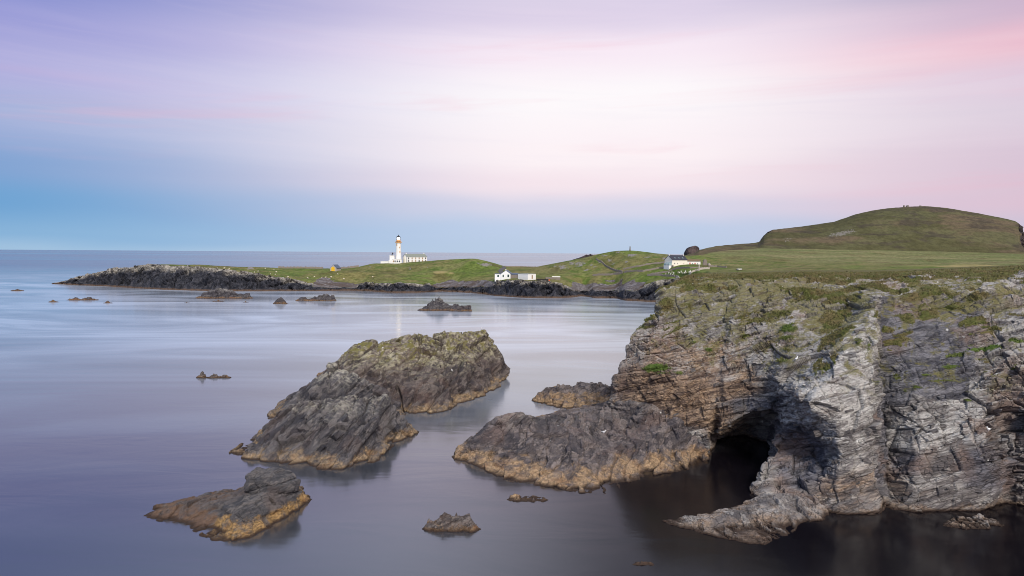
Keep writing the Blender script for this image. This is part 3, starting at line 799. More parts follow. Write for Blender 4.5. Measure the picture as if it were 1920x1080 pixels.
NET.append(w3([(1455, 985, 89), (1470, 962, 91.3), (1500, 905, 98), (1528, 845, 104), (1520, 758, 97.2), (1562, 690, 101.5), (1600, 618, 107.5), (1622, 560, 115.5), (1625, 517, 140), (1650, 506, 220), (1680, 513, 330)]))
NET.append(w3([(1560, 1000, 88.5), (1565, 973, 90), (1570, 920, 92.5), (1572, 850, 95), (1572, 775, 97), (1598, 690, 100.5), (1622, 620, 106), (1636, 563, 113.5), (1650, 516.5, 139), (1680, 505, 220), (1710, 512, 330)]))
NET.append(w3([(1640, 1000, 89), (1642, 968, 91), (1644, 920, 93), (1645, 850, 95.3), (1644, 770, 97.6), (1646, 690, 101), (1643, 620, 105.8), (1641, 563, 113), (1668, 516, 138), (1700, 505, 220), (1730, 512, 330)]))
NET.append(w3([(1662, 1000, 90), (1660, 968, 92), (1659, 920, 97), (1657, 850, 100.5), (1653, 770, 103), (1652, 690, 105.5), (1649, 620, 109), (1648, 560, 114.5), (1685, 515, 138), (1715, 504, 220), (1745, 511, 330)]))
NET.append(w3([(1715, 1000, 89), (1715, 964, 91.6), (1716, 915, 93.3), (1718, 848, 95.8), (1720, 770, 98.8), (1722, 690, 102.3), (1725, 620, 106.8), (1728, 552, 114), (1755, 511, 137), (1790, 501, 220), (1820, 508, 330)]))
NET.append(w3([(1780, 1000, 89), (1782, 962, 91.8), (1785, 910, 92.6), (1788, 845, 94.5), (1790, 770, 97.5), (1792, 690, 101), (1795, 615, 105.8), (1798, 546, 113), (1820, 507, 136), (1850, 499, 220), (1880, 506, 330)]))
NET.append(w3([(1838, 1000, 89), (1840, 962, 92), (1844, 905, 92.5), (1848, 840, 92.5), (1850, 765, 95.5), (1853, 690, 99), (1855, 612, 104.5), (1858, 545, 112), (1870, 505, 135), (1900, 497, 220), (1930, 504, 330)]))
NET.append(w3([(1890, 1000, 92), (1892, 955, 95), (1894, 900, 95), (1896, 840, 95), (1892, 770, 95.5), (1894, 690, 97.5), (1898, 610, 103), (1905, 545, 111), (1920, 502, 134), (1950, 495, 220), (1980, 502, 330)]))
NET.append(w3([(1960, 1000, 92), (1960, 955, 93), (1960, 900, 92), (1960, 840, 92), (1958, 770, 92.5), (1960, 690, 95), (1965, 610, 100), (1972, 545, 108), (1990, 498, 132), (2020, 492, 220), (2050, 499, 330)]))
NET.append(w3([(2120, 1000, 84), (2120, 955, 86), (2120, 900, 87), (2120, 840, 88), (2120, 770, 90), (2120, 690, 92), (2125, 610, 97), (2130, 545, 104), (2150, 490, 128), (2190, 486, 220), (2230, 493, 330)]))
NET.append(w3([(2400, 1000, 78), (2400, 955, 80), (2400, 900, 81), (2400, 840, 82), (2400, 770, 84), (2400, 690, 86), (2405, 610, 90), (2410, 545, 97), (2430, 480, 120), (2480, 478, 220), (2530, 485, 330)]))
NET = np.array(NET)      # cols, rows, 3


def densify(N, axis, res_fn):
    N = np.moveaxis(N, axis, 0); out = []
    for i in range(len(N) - 1):
        n = res_fn(i, float(np.max(np.linalg.norm(N[i + 1] - N[i], axis=-1))))
        t = np.arange(n)[:, None, None] / n
        out.append(N[i][None] * (1 - t) + N[i + 1][None] * t)
    out.append(N[-1][None])
    return np.moveaxis(np.concatenate(out), 0, axis)


C0 = NET
CR = densify(C0, 1, lambda i, L: int(L / (0.185 if i < 7 else 0.30 if i == 7 else 1.6 if i == 8 else 5)) + 1 if True else 1)
# row parameter
nrow = []
for i in range(NET.shape[1] - 1):
    L = float(np.max(np.linalg.norm(NET[:, i + 1] - NET[:, i], axis=-1)))
    n = int(L / (0.185 if i < 7 else 0.30 if i == 7 else 1.6 if i == 8 else 5)) + 1
    nrow += [i + k / n for k in range(n)]
nrow.append(NET.shape[1] - 1.0); nrow = np.array(nrow)
colL = [float(np.max(np.linalg.norm(NET[i + 1][:9] - NET[i][:9], axis=-1))) for i in range(len(NET) - 1)]


def cres(i, L):
    L = colL[i]
    r = 3.0 if i < 4 else 0.5 if i == 4 else 0.2 if i < len(NET) - 3 else 0.8
    return max(2, int(L / r) + 1)


ncol = []
for i in range(len(NET) - 1):
    n = cres(i, 0); ncol += [i + k / n for k in range(n)]
ncol.append(len(NET) - 1.0); ncol = np.array(ncol)
CP = densify(CR, 0, cres)
CP = blur(blur(CP, 7, 0), 7, 1)
du = np.gradient(CP, axis=0); dv = np.gradient(CP, axis=1)
CN = np.cross(du, dv); CN /= np.linalg.norm(CN, axis=-1, keepdims=True) + 1e-9
CN = blur(blur(CN, 15, 0), 15, 1); CN /= np.linalg.norm(CN, axis=-1, keepdims=True) + 1e-9
RG, CG = np.meshgrid(nrow, ncol)
vv = CP - CAM; dep = vv @ fw
CPX = 960 + F * (vv @ rt) / dep; CPY = 540 - F * (vv @ up) / dep
BED = (-0.27, 0.12, 0.95)
rough = 0.75 + 0.5 * fbm(CP, 12, 2, 8)
rough += 0.8 * bump_win(CPX, 1850, 2400, 10) * bump_win(CPY, 680, 900, 20)
rough *= 1 - 0.55 * bump_win(CPX, 1655, 1800, 12) * bump_win(CPY, 580, 760, 20)
d1, v1 = rockdisp(CP, BED, 5, big=1.05, mid=0.58, small=0.25, T=(2.6, 0.95, 0.38), L=(8, 3.0, 1.0))
turf = sstep(RG, 7.5, 8.05)
d2 = fbm(CP, 9, 4, 21) * 0.5 + ridged(CP, 4.0, 4, 31) * 0.2
upper = bump_win(RG, 5.2, 8.4, 0.6)
lump = ridged(CP, 1.7, 3, 91) * 0.16 * upper
disp = (d1 * np.clip(rough, 0.15, 2) + d2 * 0.8 + lump) * (1 - 0.93 * turf) + turf * (fbm(CP, 3, 4, 66) * 0.35 + fbm(CP, 0.7, 2, 67) * 0.12)
disp *= sstep(RG, 0, 0.8) * 0.9 + 0.1
disp = np.where(RG > 8.3, disp * 0.3, disp)
CQ = CP + CN * disp[..., None]
# turf: top plus ledges seen in the photograph
gq = np.gradient(CQ, axis=0); gr_ = np.gradient(CQ, axis=1)
NN = np.cross(gq, gr_); NN /= np.linalg.norm(NN, axis=-1, keepdims=True) + 1e-9
NNb = blur(blur(NN[..., 2], 7, 0), 7, 1)
gmask = sstep(RG + fbm(CP, 5, 4, 55) * 0.45, 7.45, 8.0) * 1.2
ledge = sstep(NNb, 0.45, 0.75) * sstep(RG, 3.3, 5.5) * sstep(fbm(CP, 6, 3, 81), -0.1, 0.35) * 0.85
gmask = np.maximum(gmask, ledge)
lush = np.zeros_like(gmask)
for (ax, ay, wx, wy, s, lu) in [(1232, 690, 30, 9, .95, 1), (1245, 700, 40, 6, .6, .9), (1328, 656, 12, 5, .8, .8), (1272, 700, 18, 7, .6, .6), (1480, 618, 22, 8, .85, .7), (1475, 635, 20, 8, .8, .4), (1290, 575, 30, 12, .55, 0), (1250, 570, 18, 16, .8, 0), (1300, 640, 14, 4, .6, .4), (1470, 680, 18, 6, .7, .4),
                               (1560, 600, 26, 22, .9, 0), (1550, 620, 20, 12, .8, .2), (1460, 590, 40, 8, .8, .2), (1400, 630, 14, 5, .7, .3), (1850, 655, 40, 6, .95, 1), (1820, 660, 20, 5, .9, 1), (1790, 668, 22, 6, .9, .6), (1780, 690, 30, 5, .8, .6), (1735, 705, 14, 4, .7, .6), (1905, 640, 20, 5, .95, .9), (1720, 728, 16, 4, .7, .6), (1765, 715, 40, 3, .7, .5),
                               (1790, 575, 24, 9, .85, .1), (1830, 560, 30, 8, .8, 0), (1700, 560, 20, 10, .7, 0), (1750, 545, 40, 6, .8, 0), (1610, 640, 10, 8, .7, .2), (1630, 650, 6, 30, .55, .4), (1700, 735, 8, 4, .6, .6), (1815, 750, 12, 4, .7, .7), (1640, 715, 8, 12, .5, .6), (1900, 690, 14, 4, .6, .5), (1645, 590, 10, 16, .6, .1)]:
    b = s * np.exp(-((CPX - ax) / wx) ** 2 - ((CPY - ay) / wy) ** 2)
    gmask = np.maximum(gmask, b); lush = np.maximum(lush, lu * (b > 0.15) * np.clip(b * 1.4, 0, 1))
CQ += CN * (sstep(gmask, 0.3, 0.8) * (1 - turf) * 0.18)[..., None]
def zone(lst):
    z = np.zeros_like(CPX)
    for ax, ay, wx, wy, s in lst: z = np.maximum(z, s * np.exp(-(np.abs((CPX - ax) / wx)) ** 3 - (np.abs((CPY - ay) / wy)) ** 3))
    return z


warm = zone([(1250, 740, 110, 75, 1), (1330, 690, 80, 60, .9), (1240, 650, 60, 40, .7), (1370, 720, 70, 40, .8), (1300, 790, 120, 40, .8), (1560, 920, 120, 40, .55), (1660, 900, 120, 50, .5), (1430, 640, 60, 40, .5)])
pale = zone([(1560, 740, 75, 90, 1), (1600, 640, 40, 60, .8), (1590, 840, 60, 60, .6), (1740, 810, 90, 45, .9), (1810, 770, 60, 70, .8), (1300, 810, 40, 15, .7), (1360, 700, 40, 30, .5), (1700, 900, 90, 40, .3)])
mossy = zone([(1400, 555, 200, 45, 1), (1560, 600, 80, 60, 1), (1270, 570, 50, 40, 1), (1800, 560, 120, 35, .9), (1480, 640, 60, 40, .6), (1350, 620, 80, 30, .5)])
darkz = zone([(1735, 650, 82, 85, 1), (1790, 610, 60, 50, .9), (1750, 720, 60, 30, .7), (1500, 850, 55, 85, 1), (1480, 770, 35, 40, .9), (1655, 820, 10, 140, .9), (1420, 760, 60, 25, .8), (1300, 840, 60, 25, .5), (1860, 880, 70, 50, .9), (1700, 870, 40, 30, .8), (1880, 800, 50, 60, .4)])  # dark slab rock; also paints shade into the cave-side recess and gully
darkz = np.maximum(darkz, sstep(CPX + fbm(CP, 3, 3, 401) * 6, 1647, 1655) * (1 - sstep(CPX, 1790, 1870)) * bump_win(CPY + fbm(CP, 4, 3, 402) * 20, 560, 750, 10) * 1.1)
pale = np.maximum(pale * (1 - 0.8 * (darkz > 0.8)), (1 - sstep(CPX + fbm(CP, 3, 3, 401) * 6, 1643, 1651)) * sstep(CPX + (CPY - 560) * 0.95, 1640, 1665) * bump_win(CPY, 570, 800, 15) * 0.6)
cliff = mesh_np('cliff', CQ, grid_faces(*RG.shape), m_cliff, attrs={'blk': v1, 'grass': gmask, 'lush': lush, 'warm': warm, 'pale': pale, 'dark_and_shaded': darkz, 'mossy': mossy})
tag(cliff, kind='structure')


# ------------------------------------------------------------------ sea rocks: height field through measured points
def tps(pts, zs, X, Y, lam=0.02):
    n = len(pts); pts = np.asarray(pts, float); s = np.ptp(pts, axis=0).max(); q = pts / s
    r2 = ((q[:, None] - q[None]) ** 2).sum(-1)
    Kk = 0.5 * r2 * np.log(r2 + 1e-12) + lam * 1e-2 * np.eye(n)
    Pm = np.c_[np.ones(n), q]; Aa = np.block([[Kk, Pm], [Pm.T, np.zeros((3, 3))]])
    w = np.linalg.solve(Aa, np.r_[zs, 0, 0, 0])
    shp = X.shape; x = X.ravel() / s; y = Y.ravel() / s; out = w[n] + w[n + 1] * x + w[n + 2] * y
    for i in range(n):
        rr = (x - q[i, 0]) ** 2 + (y - q[i, 1]) ** 2
        out = out + w[i] * 0.5 * rr * np.log(rr + 1e-12)
    return out.reshape(shp)


def facet(pts, zs, X, Y):
    """planes through neighbouring points: angular rock faces"""
    from mathutils.geometry import delaunay_2d_cdt
    vv_, _, ff, *_r = delaunay_2d_cdt([Vector(q) for q in pts], [], [], 0, 1e-5, True)
    ov = _r[0]; zv = [zs[o_[0]] for o_ in ov]
    out = np.full(X.shape, -1.0)
    for f in ff:
        a, b, c = (np.array(vv_[i]) for i in f); za, zb, zc = (zv[i] for i in f)
        den = (b[1] - c[1]) * (a[0] - c[0]) + (c[0] - b[0]) * (a[1] - c[1])
        if abs(den) < 1e-9: continue
        l1 = ((b[1] - c[1]) * (X - c[0]) + (c[0] - b[0]) * (Y - c[1])) / den
        l2 = ((c[1] - a[1]) * (X - c[0]) + (a[0] - c[0]) * (Y - c[1])) / den
        l3 = 1 - l1 - l2; m_ = (l1 >= -1e-6) & (l2 >= -1e-6) & (l3 >= -1e-6)
        out[m_] = (l1 * za + l2 * zb + l3 * zc)[m_]
    return out


def inside(poly, X, Y):
    c = np.zeros(X.shape, bool); n = len(poly)
    for i in range(n):
        x1, y1 = poly[i]; x2, y2 = poly[(i + 1) % n]
        cond = ((y1 > Y) != (y2 > Y)) & (X < (x2 - x1) * (Y - y1) / (y2 - y1 + 1e-12) + x1)
        c ^= cond
    return c


def polydist(poly, X, Y):
    d = np.full(X.shape, 1e9); n = len(poly)
    for i in range(n):
        a = poly[i]; b = poly[(i + 1) % n]; ab = b - a
        t = np.clip(((X - a[0]) * ab[0] + (Y - a[1]) * ab[1]) / (ab @ ab + 1e-12), 0, 1)
        d = np.minimum(d, np.hypot(X - a[0] - t * ab[0], Y - a[1] - t * ab[1]))
    return d


def sea_rock(name, outline, tops, mat, seed, res, bed, amp=(0.9, 0.4, 0.15), T=(2.2, 0.8, 0.3), L=(4, 1.6, 0.6), steep=2.0, rid=0.4, rids=3.0, extra=None, margin=2.5, kelp=None):
    ol = W0([p[0] for p in outline], [p[1] for p in outline])[:, :2]
    tp = np.array([W(*t) for t in tops])
    cen = ol.mean(0)
    # resample outline
    seg = np.linalg.norm(np.roll(ol, -1, 0) - ol, axis=1); per = seg.sum(); nb = min(46, max(14, int(per / max(1.5, per / 40))))
    cum = np.r_[0, np.cumsum(seg)]; tq = np.linspace(0, per, nb, endpoint=False); cl = np.vstack([ol, ol[:1]])
    bo = np.c_[np.interp(tq, cum, cl[:, 0]), np.interp(tq, cum, cl[:, 1])]
    pts = np.vstack([bo, tp[:, :2]]); zs = np.r_[np.full(nb, 0.15), tp[:, 2]]
    lo = ol.min(0) - margin; hi = ol.max(0) + margin
    xs = np.arange(lo[0], hi[0], res); ys = np.arange(lo[1], hi[1], res * 1.15)
    X, Y = np.meshgrid(xs, ys)
    wob = np.stack([X, Y, 0 * X], -1)
    Xw = X + fbm(wob, 4 * rids / 3, 3, seed + 5) * rids * 0.25; Yw = Y + fbm(wob, 4 * rids / 3, 3, seed + 6) * rids * 0.25
    hh = 0.3 * tps(pts, zs, Xw, Yw) + 0.7 * facet(pts, zs, Xw, Yw)
    ins = inside(ol, Xw, Yw); dist = polydist(ol, Xw, Yw) * np.where(ins, 1, -1)
    hh = np.where(ins, np.maximum(hh, 0.12), 0.12)
    # steep foot: the rock leaves the water quickly
    hh = hh * (1 - np.exp(-np.clip(dist, 0, None) * steep)) + np.clip(dist, None, 0) * 1.6
    Pq = np.stack([X, Y, hh], -1)
    gy, gx = np.gradient(hh, ys, xs)
    N_ = np.stack([-gx, -gy, np.ones_like(gx)], -1); N_ /= np.linalg.norm(N_, axis=-1, keepdims=True)
    N_ = blur(blur(N_, 5, 0), 5, 1)
    dd, vb = rockdisp(Pq, bed, seed, amp[0], amp[1], amp[2], T, L)
    dd = dd + ridged(Pq, rids, 4, seed + 9) * rid + fbm(Pq, rids * 2.2, 3, seed + 13) * rid * 1.2
    wgt = sstep(dist, -0.8, 0.9) * 0.85 + 0.15
    Q = Pq + N_ * (dd * wgt)[..., None]
    if extra is not None: Q = extra(Q, Pq)
    keep = Q[..., 2] > -1.3
    Fq = grid_faces(*X.shape, keep=keep)
    V, Fq, at = compact(Q.reshape(-1, 3), Fq, {'blk': vb, 'grass': 0 * vb, 'kelp': 0 * vb if kelp is None else kelp(Q)})
    return mesh_np(name, V, Fq, mat, attrs=at)


near = sea_rock('sea_rock', [(267, 968), (300, 976), (352, 985), (362, 1000), (400, 1012), (432, 1020), (470, 1008), (530, 975), (586, 936), (565, 915), (520, 908), (470, 914), (440, 920), (400, 926), (340, 936), (290, 950)],
                [(510, 900, 92.8), (484, 905, 92.4), (462, 912, 92.2), (470, 922, 90.8), (535, 905, 92.6), (552, 915, 92), (560, 925, 91), (430, 956, 84.7), (390, 942, 89.6), (412, 946, 87.2), (480, 930, 88.6), (507, 920, 89.9), (440, 934, 90.8), (447, 924, 91.8),
                 (522, 938, 88), (480, 958, 85.2), (440, 985, 83), (330, 948, 89), (350, 938, 91.2), (400, 930, 92), (285, 960, 88.3), (350, 960, 87.4), (330, 965, 87.6), (375, 970, 86), (360, 980, 85.6), (540, 928, 90), (400, 982, 84.8), (420, 1000, 83.3)], m_near, 101, 0.10, (-0.5, 0.35, 0.8), amp=(0.55, 0.16, 0.06), T=(1.6, 0.55, 0.22), L=(3.8, 1.5, 0.6), steep=2.2, rid=0.14, rids=1.6, kelp=lambda Q: sstep(-Q[..., 0] + 0.25 * (Q[..., 1] - 86), 36.0, 38.5))
bo_c = W(507, 907, 91.6)
th_ = np.linspace(0, 2 * math.pi, 72, endpoint=False); ph_ = np.linspace(-1.25, math.pi / 2, 44)
PH, TH = np.meshgrid(ph_, th_, indexing='ij')
se = lambda v, e: np.sign(v) * np.abs(v) ** e
BP = np.stack([3.5 * se(np.cos(PH), .75) * se(np.cos(TH), .8), 2.1 * se(np.cos(PH), .75) * se(np.sin(TH), .8), 1.75 * se(np.sin(PH), .7)], -1)
BP[..., 2] += BP[..., 0] * -0.05 + 0.12 * BP[..., 1]
BPw = BP + bo_c; BNn = BP / np.linalg.norm(BP, axis=-1, keepdims=True)
bd, bv = rockdisp(BPw, (-0.3, 0.3, 0.85), 777, 0.55, 0.16, 0.06, (1.5, 0.55, 0.22), (2.6, 1.2, 0.5))
BPw = BPw + BNn * (bd + ridged(BPw, 1.6, 3, 778) * 0.15 + fbm(BPw, 3, 2, 779) * 0.4)[..., None]
bi = np.arange(PH.size).reshape(PH.shape); bi2 = np.roll(bi, -1, axis=1)
bq = np.stack([bi[:-1], bi2[:-1], bi2[1:], bi[1:]], -1).reshape(-1, 4)
BPw[-1] = BPw[-2].mean(0)
mesh_np('boulder', BPw, bq, m_near, near, attrs={'blk': bv, 'grass': 0 * bv, 'kelp': 0 * bv})
tag(near, 'dark sea rock with rounded boulder top and golden weed skirt at bottom left', 'rock')

front = sea_rock('sea_rock', [(432, 850), (480, 862), (540, 875), (600, 882), (640, 880), (700, 866), (728, 856), (735, 832), (770, 822), (801, 810), (790, 802), (745, 797), (700, 795), (640, 795), (560, 796), (505, 803), (465, 824)],
                 [(583, 749, 125), (548, 764, 124.5), (565, 756, 125), (600, 748, 126), (630, 748, 126), (653, 741, 127), (665, 751, 126), (682, 741, 128), (700, 752, 127), (722, 745, 129), (738, 757, 130), (752, 775, 131), (600, 795, 117.5), (655, 795, 117.5), (520, 798, 121.5), (525, 780, 124), (470, 832, 120.3), (600, 845, 112.3), (540, 835, 115),
                  (700, 800, 120), (700, 830, 117), (765, 803, 132), (505, 795, 125), (640, 768, 121.5), (690, 772, 122), (580, 770, 121), (650, 845, 112.5), (720, 790, 126), (640, 752, 130), (580, 762, 129)], m_isle, 202, 0.15, (-0.65, -0.1, 0.75), amp=(1.35, 0.42, 0.13), T=(2.0, 0.8, 0.32), L=(8, 3.2, 1.1), steep=1.0, rid=0.14, rids=3.0)
hump = sea_rock('sea_rock', [(500, 785), (560, 782), (640, 783), (720, 783), (760, 780), (765, 768), (720, 752), (650, 740), (600, 738), (548, 746), (515, 765)],
                [(624, 690, 150), (600, 703, 151), (583, 714, 152), (565, 733, 152), (642, 693, 150), (655, 700, 149), (671, 706, 149), (694, 719, 148), (697, 740, 144), (650, 715, 146), (600, 720, 147), (560, 750, 146), (535, 762, 146), (726, 731, 146), (735, 750, 146), (640, 745, 143)], m_isle, 208, 0.2, (-0.65, -0.1, 0.75), amp=(1.2, 0.4, 0.12), T=(2.4, 0.85, 0.32), L=(6, 2.6, 1.0), steep=1.6, rid=0.25, rids=3.0)
tag(hump, 'dark rounded rock hump between the front slabby islet and the big mossy islet', 'rock')
tag(front, 'dark slabby rock islet with tilted beds, in front of the big mossy islet', 'rock')

big = sea_rock('sea_rock', [(600, 735), (680, 772), (755, 775), (800, 777), (842, 770), (860, 757), (905, 742), (935, 725), (955, 707), (940, 690), (890, 678), (800, 672), (700, 675), (630, 690), (585, 710), (555, 740)],
               [(905, 622, 186), (918, 630, 187), (930, 648, 187), (942, 680, 189), (885, 630, 184), (850, 626, 181), (800, 633, 179), (760, 638, 177), (720, 641, 176), (685, 645, 176), (664, 648, 176), (645, 668, 177), (622, 680, 176), (700, 700, 164), (760, 692, 163), (810, 722, 155), (850, 702, 164), (885, 695, 170), (760, 660, 171),
                (830, 662, 172), (900, 662, 181), (690, 670, 170), (600, 705, 171), (570, 730, 168), (640, 700, 166), (840, 735, 155), (780, 745, 151), (920, 700, 180)], m_big, 303, 0.22, (-0.5, -0.1, 0.75), amp=(1.7, 0.5, 0.2), T=(3.2, 1.2, 0.5), L=(8, 3.4, 1.3), steep=1.1, rid=0.28, rids=3.2)
tag(big, 'big humped rock islet with pale mossy crown, largest rock out in the channel', 'rock')

plat = sea_rock('rock_platform', [(848, 858), (885, 872), (925, 888), (940, 900), (1000, 910), (1060, 920), (1130, 926), (1160, 921), (1168, 906), (1240, 888), (1300, 878), (1332, 856), (1336, 812), (1290, 740), (1165, 750), (1060, 775), (1020, 785), (960, 800), (900, 815), (862, 838)],
                [(860, 840, 115.3), (890, 818, 116), (925, 800, 118), (942, 780, 119), (962, 775, 119.5), (985, 776, 120), (1000, 788, 120), (1040, 780, 123), (1100, 775, 126), (1160, 772, 129), (940, 842, 112), (1000, 842, 110), (1000, 880, 105), (1100, 850, 108.5), (1100, 892, 102.5), (1200, 832, 114), (1200, 872, 108), (1280, 842, 115.5),
                 (1175, 748, 129.5), (1235, 737, 128.5), (1290, 755, 123.5), (1315, 785, 120), (1130, 768, 128), (1215, 770, 124), (1270, 785, 121), (1250, 795, 122), (1320, 810, 119), (1200, 795, 123), (1060, 815, 115), (950, 815, 115.5), (1150, 815, 118), (1300, 800, 122), (1140, 905, 101.5)], m_plat, 404, 0.15, (-0.36, -0.1, 0.9), amp=(0.7, 0.36, 0.13), T=(1.3, 0.6, 0.26), L=(9, 3.6, 1.2), steep=0.75, rid=0.12, rids=2.4)
tag(plat, kind='structure')

spur = sea_rock('sea_rock', [(998, 750), (1030, 762), (1060, 768), (1110, 769), (1165, 769), (1175, 735), (1140, 728), (1060, 730), (1020, 735)],
                [(1022, 727, 163), (1040, 722, 164), (1062, 724, 165), (1085, 728, 165), (1108, 724, 165), (1125, 720, 165), (1137, 728, 165), (1158, 726, 165), (1010, 745, 163), (1080, 745, 159), (1140, 742, 160)], m_plat, 505, 0.2, (-0.2, 0.1, 0.95), amp=(0.9, 0.4, 0.2), T=(1.6, 0.7, 0.3), steep=1.5, rid=0.35)
tag(spur, 'low dark rock spur in the channel behind the rock platform, left of the cliff foot', 'rock')

slab = sea_rock('rock_ledge', [(1240, 976), (1262, 985), (1300, 995), (1350, 1008), (1400, 1018), (1432, 1021), (1488, 998), (1498, 980), (1540, 975), (1560, 955), (1480, 915), (1430, 932), (1390, 948), (1330, 965), (1290, 970)],
[(1400, 955, 89.6), (1450, 948, 90), (1450, 985, 86.2), (1445, 933, 92.4), (1340, 985, 85.7), (1300, 980, 86.3), (1262, 978, 86.9), (1420, 1000, 84.8), (1490, 953, 90.6), (1480, 928, 93.2), (1370, 968, 87.6), (1320, 975, 87), (1400, 985, 86), (1520, 948, 92), (1350, 998, 84.7)], m_cliff, 606, 0.12, (-0.42, -0.2, 0.88), amp=(0.32, 0.2, 0.1), T=(0.9, 0.45, 0.2), L=(4.5, 2.0, 0.8), steep=4.5, rid=0.12, rids=1.4)
tag(slab, kind='structure')


def small_rock(px0, px1, pyb, pyt, seed, mat, label, res=None, depth=0.45, peaks=((0.5, 1.0),), group=None, name='sea_rock', **kw):
    rs = random.Random(seed)
    w = px1 - px0; d = float(W0([(px0 + px1) / 2], [pyb])[0, 1]); wm = w * d / F
    yb = pyb
    back_d = d + wm * depth
    cxs = [px0 + w * t for t in (0, 0.2, 0.45, 0.7, 0.9, 1.0)]
    def yof(dd): # picture row of the waterline at that distance
        hz = 467.5 + 0.0067 * (px0 + px1) / 2
        return hz + F * H_CAM / dd
    out = [(c, yof(d + wm * depth * (0.32 if k in (0, 5) else rs.uniform(0, 0.14)))) for k, c in enumerate(cxs)]
    out += [(px0 + w * t, yof(d + wm * depth * rs.uniform(0.75, 1.0))) for t in (0.85, 0.6, 0.35, 0.12)]
    dm = d + wm * depth * 0.45
    hpx = (yof(dm) - pyt)
    tops = []
    for fx, fh in peaks:
        tops.append((px0 + w * fx, yof(dm) - hpx * fh, dm))
        for sg in (-0.22, 0.2):
            d2_ = dm + sg * wm * depth; zt = (hpx * fh) * dm / F * (0.8 if sg > 0 else 0.6)
            tops.append((px0 + w * (fx + 0.03 * sg), yof(d2_) - zt * F / d2_, d2_))
    res = res or max(0.1, wm / 90)
    s = max(0.3, wm / 14)
    o = sea_rock(name, out, tops, mat, seed, res, (-0.4, 0.2, 0.85), amp=(0.5 * s, 0.28 * s, 0.12 * s), T=(1.2 * s, 0.5 * s, 0.25 * s), L=(2.6 * s, 1.1 * s, 0.5 * s), steep=2.0 / s, rid=0.25 * s, rids=1.6 * s, margin=1.5 * s, **kw)
    tag(o, label, 'rock', group)
    return o


small_rock(790, 900, 990, 926, 11, m_clump, 'low ragged weedy rock poking from the water, middle of the bottom edge', depth=0.5, peaks=((0.15, .5), (0.4, 1), (0.6, .7), (0.85, .75)))
small_rock(950, 1028, 934, 911, 12, m_plat, 'small pale angular rock in the water below the rock platform', depth=0.45, peaks=((0.3, 1), (0.6, .6), (0.85, .8)))
small_rock(369, 438, 708, 675, 13, m_clump, 'small dark low rock alone in open water left of the big islet', depth=0.3, peaks=((0.2, 1), (0.5, .5), (0.8, .3)))
cormorant_rock = small_rock(784, 866, 583, 557, 14, m_far, 'peaked dark rock with brown tide band and upright birds on top', depth=0.5, peaks=((0.2, .42), (0.38, .8), (0.5, 1.0), (0.55, .8), (0.75, .3)))
small_rock(842, 886, 584, 570, 15, m_far, 'low brown rock lying just right of the peaked bird rock', depth=0.5, peaks=((0.1, .7), (0.28, 1), (0.45, .85), (0.6, .75), (0.78, .9), (0.95, 1.0)))
small_rock(511, 541, 570, 558, 16, m_far, 'small squarish dark rock in the bay below the yellow doored hut', depth=0.6, peaks=((0.3, .8), (0.55, 1)))
small_rock(549, 632, 565, 553, 17, m_far, 'long low brown rock in the bay between the small square rock and the beach', depth=0.35, peaks=((0.2, .7), (0.5, .6), (0.75, 1), (0.9, .9)))
small_rock(367, 476, 560, 541, 18, m_far, 'dark rock with tan foot close under the left point', depth=0.35, peaks=((0.2, .6), (0.4, 1), (0.55, .9), (0.75, .35), (0.92, .6)))
small_rock(124, 186, 563, 556.5, 19, m_far, 'long flat dark rock off the left point, largest of the outer reef', depth=0.3, peaks=((0.3, 1), (0.7, .7)), group='outer reef')
small_rock(90, 111, 566.5, 562, 20, m_far, 'tiny dark rock at the left end of the outer reef', depth=0.4, group='outer reef')
small_rock(193, 212, 568.5, 563, 21, m_far, 'tiny dark rock at the right end of the outer reef', depth=0.4, group='outer reef')
small_rock(345, 356, 568, 564.5, 22, m_far, 'tiny dark reef top left of the tan footed rock under the point', depth=0.4)
small_rock(398, 421, 565.5, 561.5, 23, m_far, 'tiny dark reef top just below the tan footed rock under the point', depth=0.4)
small_rock(455, 467, 567, 562.5, 24, m_far, 'tiny dark reef top right of the tan footed rock under the point', depth=0.4)
small_rock(20, 46, 545.5, 542, 25, m_far, 'tiny dark reef top far out at the left edge', depth=0.4)
small_rock(1764, 1884, 984, 966, 26, m_cliff, 'pale boulder heap at the water under the right end of the cliff', depth=0.5, peaks=((0.15, .5), (0.35, .9), (0.6, 1), (0.85, .6)))
small_rock(1186, 1228, 1049, 1040, 27, m_kelp, 'barely awash brown rock in the dark water at the bottom right', depth=0.4)


# ------------------------------------------------------------------ loose slabs and blocks standing proud of the bedrock
def block_mesh(seed):
    rs = random.Random(seed)
    b = MB(); b.box(-0.5, 0.5, -0.5, 0.5, -0.5, 0.5)
    b.v = [(x * rs.uniform(0.7, 1.05), y * rs.uniform(0.7, 1.05), z * rs.uniform(0.75, 1.05)) for x, y, z in b.v]
    # a sloping cut across one upper corner
    k = rs.choice((4, 5, 6, 7)); x, y, z = b.v[k]; b.v[k] = (x * 0.55, y * 0.6, z * 0.8)
    me = bpy.data.meshes.new('rock_slab'); me.from_pydata(b.v, [], [(f[0], f[1], f[2]) for f in b.f] + [(f[0], f[2], f[3]) for f in b.f]); me.update()
    return me


